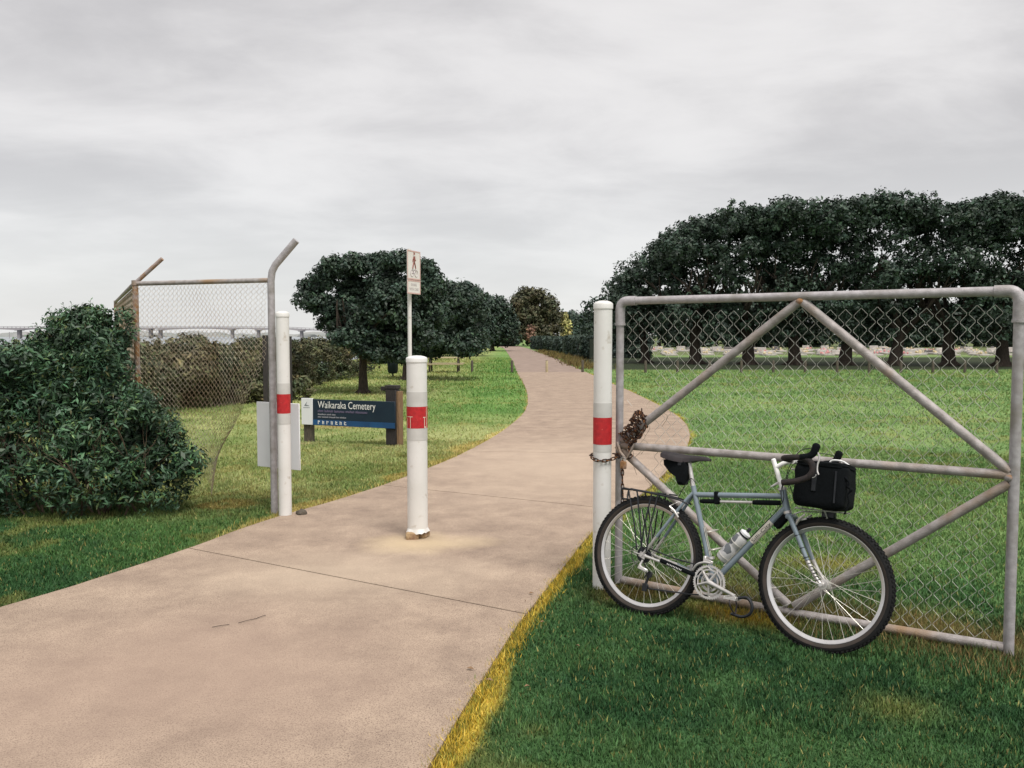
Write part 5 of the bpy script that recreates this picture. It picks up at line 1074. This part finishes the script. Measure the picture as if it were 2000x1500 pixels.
# things carried by the bicycle
def carried(nm, lab, cat): e = empty(nm, (0, 0, 0), lab, cat, mtx=MBK); return e
bb_ = carried('water_bottle', 'translucent white drinking bottle held in the cage on the bicycle down tube', 'bottle')
b0 = V3((.42, 0, .258)) + dtd * .115 + nrm * .056; prof = [(0, 0), (.033, .001), (.036, .008), (.036, .085), (.031, .095), (.031, .105), (.0365, .115), (.0365, .165), (.028, .178), (.024, .182)]
def along(prof, base, d, n=20):
    x, y, _ = frame_of(d); m = MB(); vs = []
    for j in range(n):
        t = 2 * PI * j / n
        for r, h in prof: vs.append(base + d * h + (x * math.cos(t) + y * math.sin(t)) * r)
    k = len(prof); return m.add(vs, [(j * k + i, ((j + 1) % n) * k + i, ((j + 1) % n) * k + i + 1, j * k + i + 1) for j in range(n) for i in range(k - 1)])
sub('bottle_body', M['bottle'], along(prof, b0, dtd), bb_); sub('bottle_cap', M['signwhite'], along([(.03, .188), (.031, .2), (.02, .206), (.012, .21), (0, .21)], b0, dtd), bb_); sub('cap_ring', M['steelblack'], along([(.024, .18), (.0315, .181), (.0315, .189), (.02, .19)], b0, dtd), bb_); sub('spout', M['steelblack'], along([(.008, .209), (.009, .222), (.011, .226), (.006, .236), (0, .237)], b0, dtd), bb_)
pu = carried('bicycle_pump', 'black and silver frame pump strapped under the bicycle top tube', 'pump'); ttd = (V3((.755, 0, .758)) - V3((.262, 0, .713))).normalized(); p0 = V3((.262, 0, .713)) + V3((0, 0, -.036))
sub('pump_tube', M['silver'], along([(0, 0), (.0075, .0), (.0075, .36), (0, .36)], p0 + ttd * .1, ttd), pu); sub('pump_handle', M['blackpl'], along([(0, 0), (.012, .002), (.0135, .02), (.0135, .14), (.012, .15), (0, .15)], p0 + ttd * .335, ttd), pu); sub('pump_head', M['blackpl'], along([(0, 0), (.010, .002), (.0125, .02), (.0125, .11), (.011, .12), (0, .12)], p0 + ttd * .032, ttd), pu)
f = MB(); c_ = V3((.262, 0, .713)) + ttd * .13 - V3((0, 0, .016)); f.box(c_, (.012, .0185, .036), Matrix.Rotation(-.09, 3, 'Y'), .005); sub('pump_strap', M['blackpl'], f, pu)
sb_ = carried('saddle_bag', 'small black wedge bag strapped under the bicycle saddle', 'bag')
f = MB(); pr = [(.062, .893), (.068, .862), (.11, .82), (.15, .80), (.168, .757), (.198, .765), (.205, .80), (.215, .86), (.2, .897), (.12, .90)]
for w, sc in ((-.045, .86), (-.032, 1), (.032, 1), (.045, .86)):
    cx_, cz_ = .14, .85; f.v += [(cx_ + (a - cx_) * sc, w, cz_ + (b_ - cz_) * sc) for a, b_ in pr]
n_ = len(pr); f.f += [(i * n_ + j, i * n_ + (j + 1) % n_, (i + 1) * n_ + (j + 1) % n_, (i + 1) * n_ + j) for i in range(3) for j in range(n_)] + [tuple(range(n_))[::-1], tuple(3 * n_ + j for j in range(n_))]
sub('bag_body', M['blackpl'], f, sb_); f = MB(); f.box((.17, 0, .885), (.012, .048, .02), None, .003); sub('strap', M['steelblack'], f, sb_)
hg = carried('handlebar_bag', 'boxy black bag hanging in front of the bicycle handlebars', 'bag')
def soft_box(c_, h_, ex=.28, n_=26, wob=.004):
    def sp(v): return math.copysign(abs(v) ** ex, v)
    vs = []; rr = random.Random(4)
    for i in range(n_ + 1):
        ph = -PI / 2 + PI * i / n_
        for j in range(n_ * 2):
            th_ = PI * j / n_; x_, y_, z_ = sp(math.cos(ph)) * sp(math.cos(th_)), sp(math.cos(ph)) * sp(math.sin(th_)), sp(math.sin(ph))
            w_ = 1 + wob / .1 * math.sin(x_ * 5 + z_ * 4) * math.cos(y_ * 4 + z_ * 3); vs.append((c_[0] + x_ * h_[0] * w_, c_[1] + y_ * h_[1] * w_, c_[2] + z_ * h_[2] * (1 + .03 * math.sin(x_ * 4))))
    k = n_ * 2; return MB().add(vs, [(i * k + j, i * k + (j + 1) % k, (i + 1) * k + (j + 1) % k, (i + 1) * k + j) for i in range(n_) for j in range(k)])
f = soft_box((.964, 0, .834), (.134, .114, .119)); bd = sub('bag_body', M['blackpl'], f, hg)
f = soft_box((.966, 0, .938), (.132, .117, .018), .4); sub('bag_lid', M['blackpl'], f, hg)
f = MB(); f.box((.945, -.1145, .87), (.012, .006, .07), None, .002); f.box((1.05, -.1145, .83), (.004, .005, .08)); sub('webbing', M['steelblack'], f, hg)
f = MB(); f.tube([(.935 + .019 * math.cos(t), -.121, .885 + .019 * math.sin(t)) for t in [PI + PI * k / 10 for k in range(11)]], .0024, 6); sub('ring', M['silver'], f, hg)
f = MB(); f.tube(spline([(1.09, -.1, .885), (1.112, -.1, .86), (1.105, -.1, .84), (1.125, -.1, .825), (1.11, -.1, .80), (1.118, -.1, .76), (1.10, -.1, .70)], 4), [.006] * 12 + [.009] * 2 + [.005] * 11, 6); sub('strap_tail', M['blackpl'], f, hg)
f = MB(); f.tube(spline([(.985, -.02, .945), (1.0, -.02, .968), (1.05, -.02, .968), (1.085, -.02, .95)], 5), .005, 6); sub('lid_handle', M['print_white'], f, hg)
f = MB(); f.box((1.0, 0, .70), (.034, .02, .03), None, .006); sub('mount_block', M['steelblack'], f); f = MB()
f.tube([(.80, -.03, .905), (.86, -.035, .90)], .006, 6); f.tube([(.80, .03, .905), (.86, .035, .90)], .006, 6); f.tube([(.84, -.05, .705), (1.09, -.05, .708)], .004, 6); f.tube([(.84, .05, .705), (1.09, .05, .708)], .004, 6)
for s_ in (-1, 1): f.tube([(.99, s_ * .05, .706), (1.0, s_ * .03, .672), (.985, s_ * .0, .668)], .004, 6)
f.tube([(.82, 0, .67), (.86, 0, .69), (.99, 0, .70)], .004, 6); sub('bag_support', M['silver'], f)
tb = carried('tool_pouch', 'small black pouch strapped below the bicycle down tube near the front wheel', 'bag'); f = MB(); c_ = V3((.42, 0, .258)) + dtd * .50 - nrm * .035; f.box(c_, (.045, .016, .02), Matrix.Rotation(-an, 3, 'Y'), .008); sub('pouch_body', M['blackpl'], f, tb)

# ------------------------------------------------------------------ small litter on the path and turf
g = random.Random(3)
for k, (x, y, L_, a) in enumerate(((-1.62, 4.55, .09, .5), (-1.5, 4.62, .11, .75), (-1.42, 4.7, .06, 1.0))):
    b = MB(); d = V3((math.cos(a), math.sin(a), 0)); p = V3((x, y, .027)); b.tube([p, p + d * L_ * .5 + V3((.004, -.006, .004)), p + d * L_], .0016, 5); tag(b.build('twig', M['bark']), 'thin brown twig lying on the nearest path slab', 'twig', 'twigs on the path')
for k in range(12):
    yv = g.uniform(3, 6.2); x = float(xR(yv)) + g.uniform(-.1, .5); y = yv; s_ = g.uniform(.01, .022); a = g.random() * 6; c_, q = math.cos(a), math.sin(a)
    b = MB(); b.add([(x - c_ * s_, y - q * s_, .03), (x + q * s_ * .5, y - c_ * s_ * .5, .038), (x + c_ * s_, y + q * s_, .031), (x - q * s_ * .5, y + c_ * s_ * .5, .036)], [(0, 1, 2), (0, 2, 3)])
    tag(b.build('fallen_leaf', M['timber_side']), 'small dry brown leaf lying at the right edge of the path', 'leaf', 'dry leaves along the right path edge')
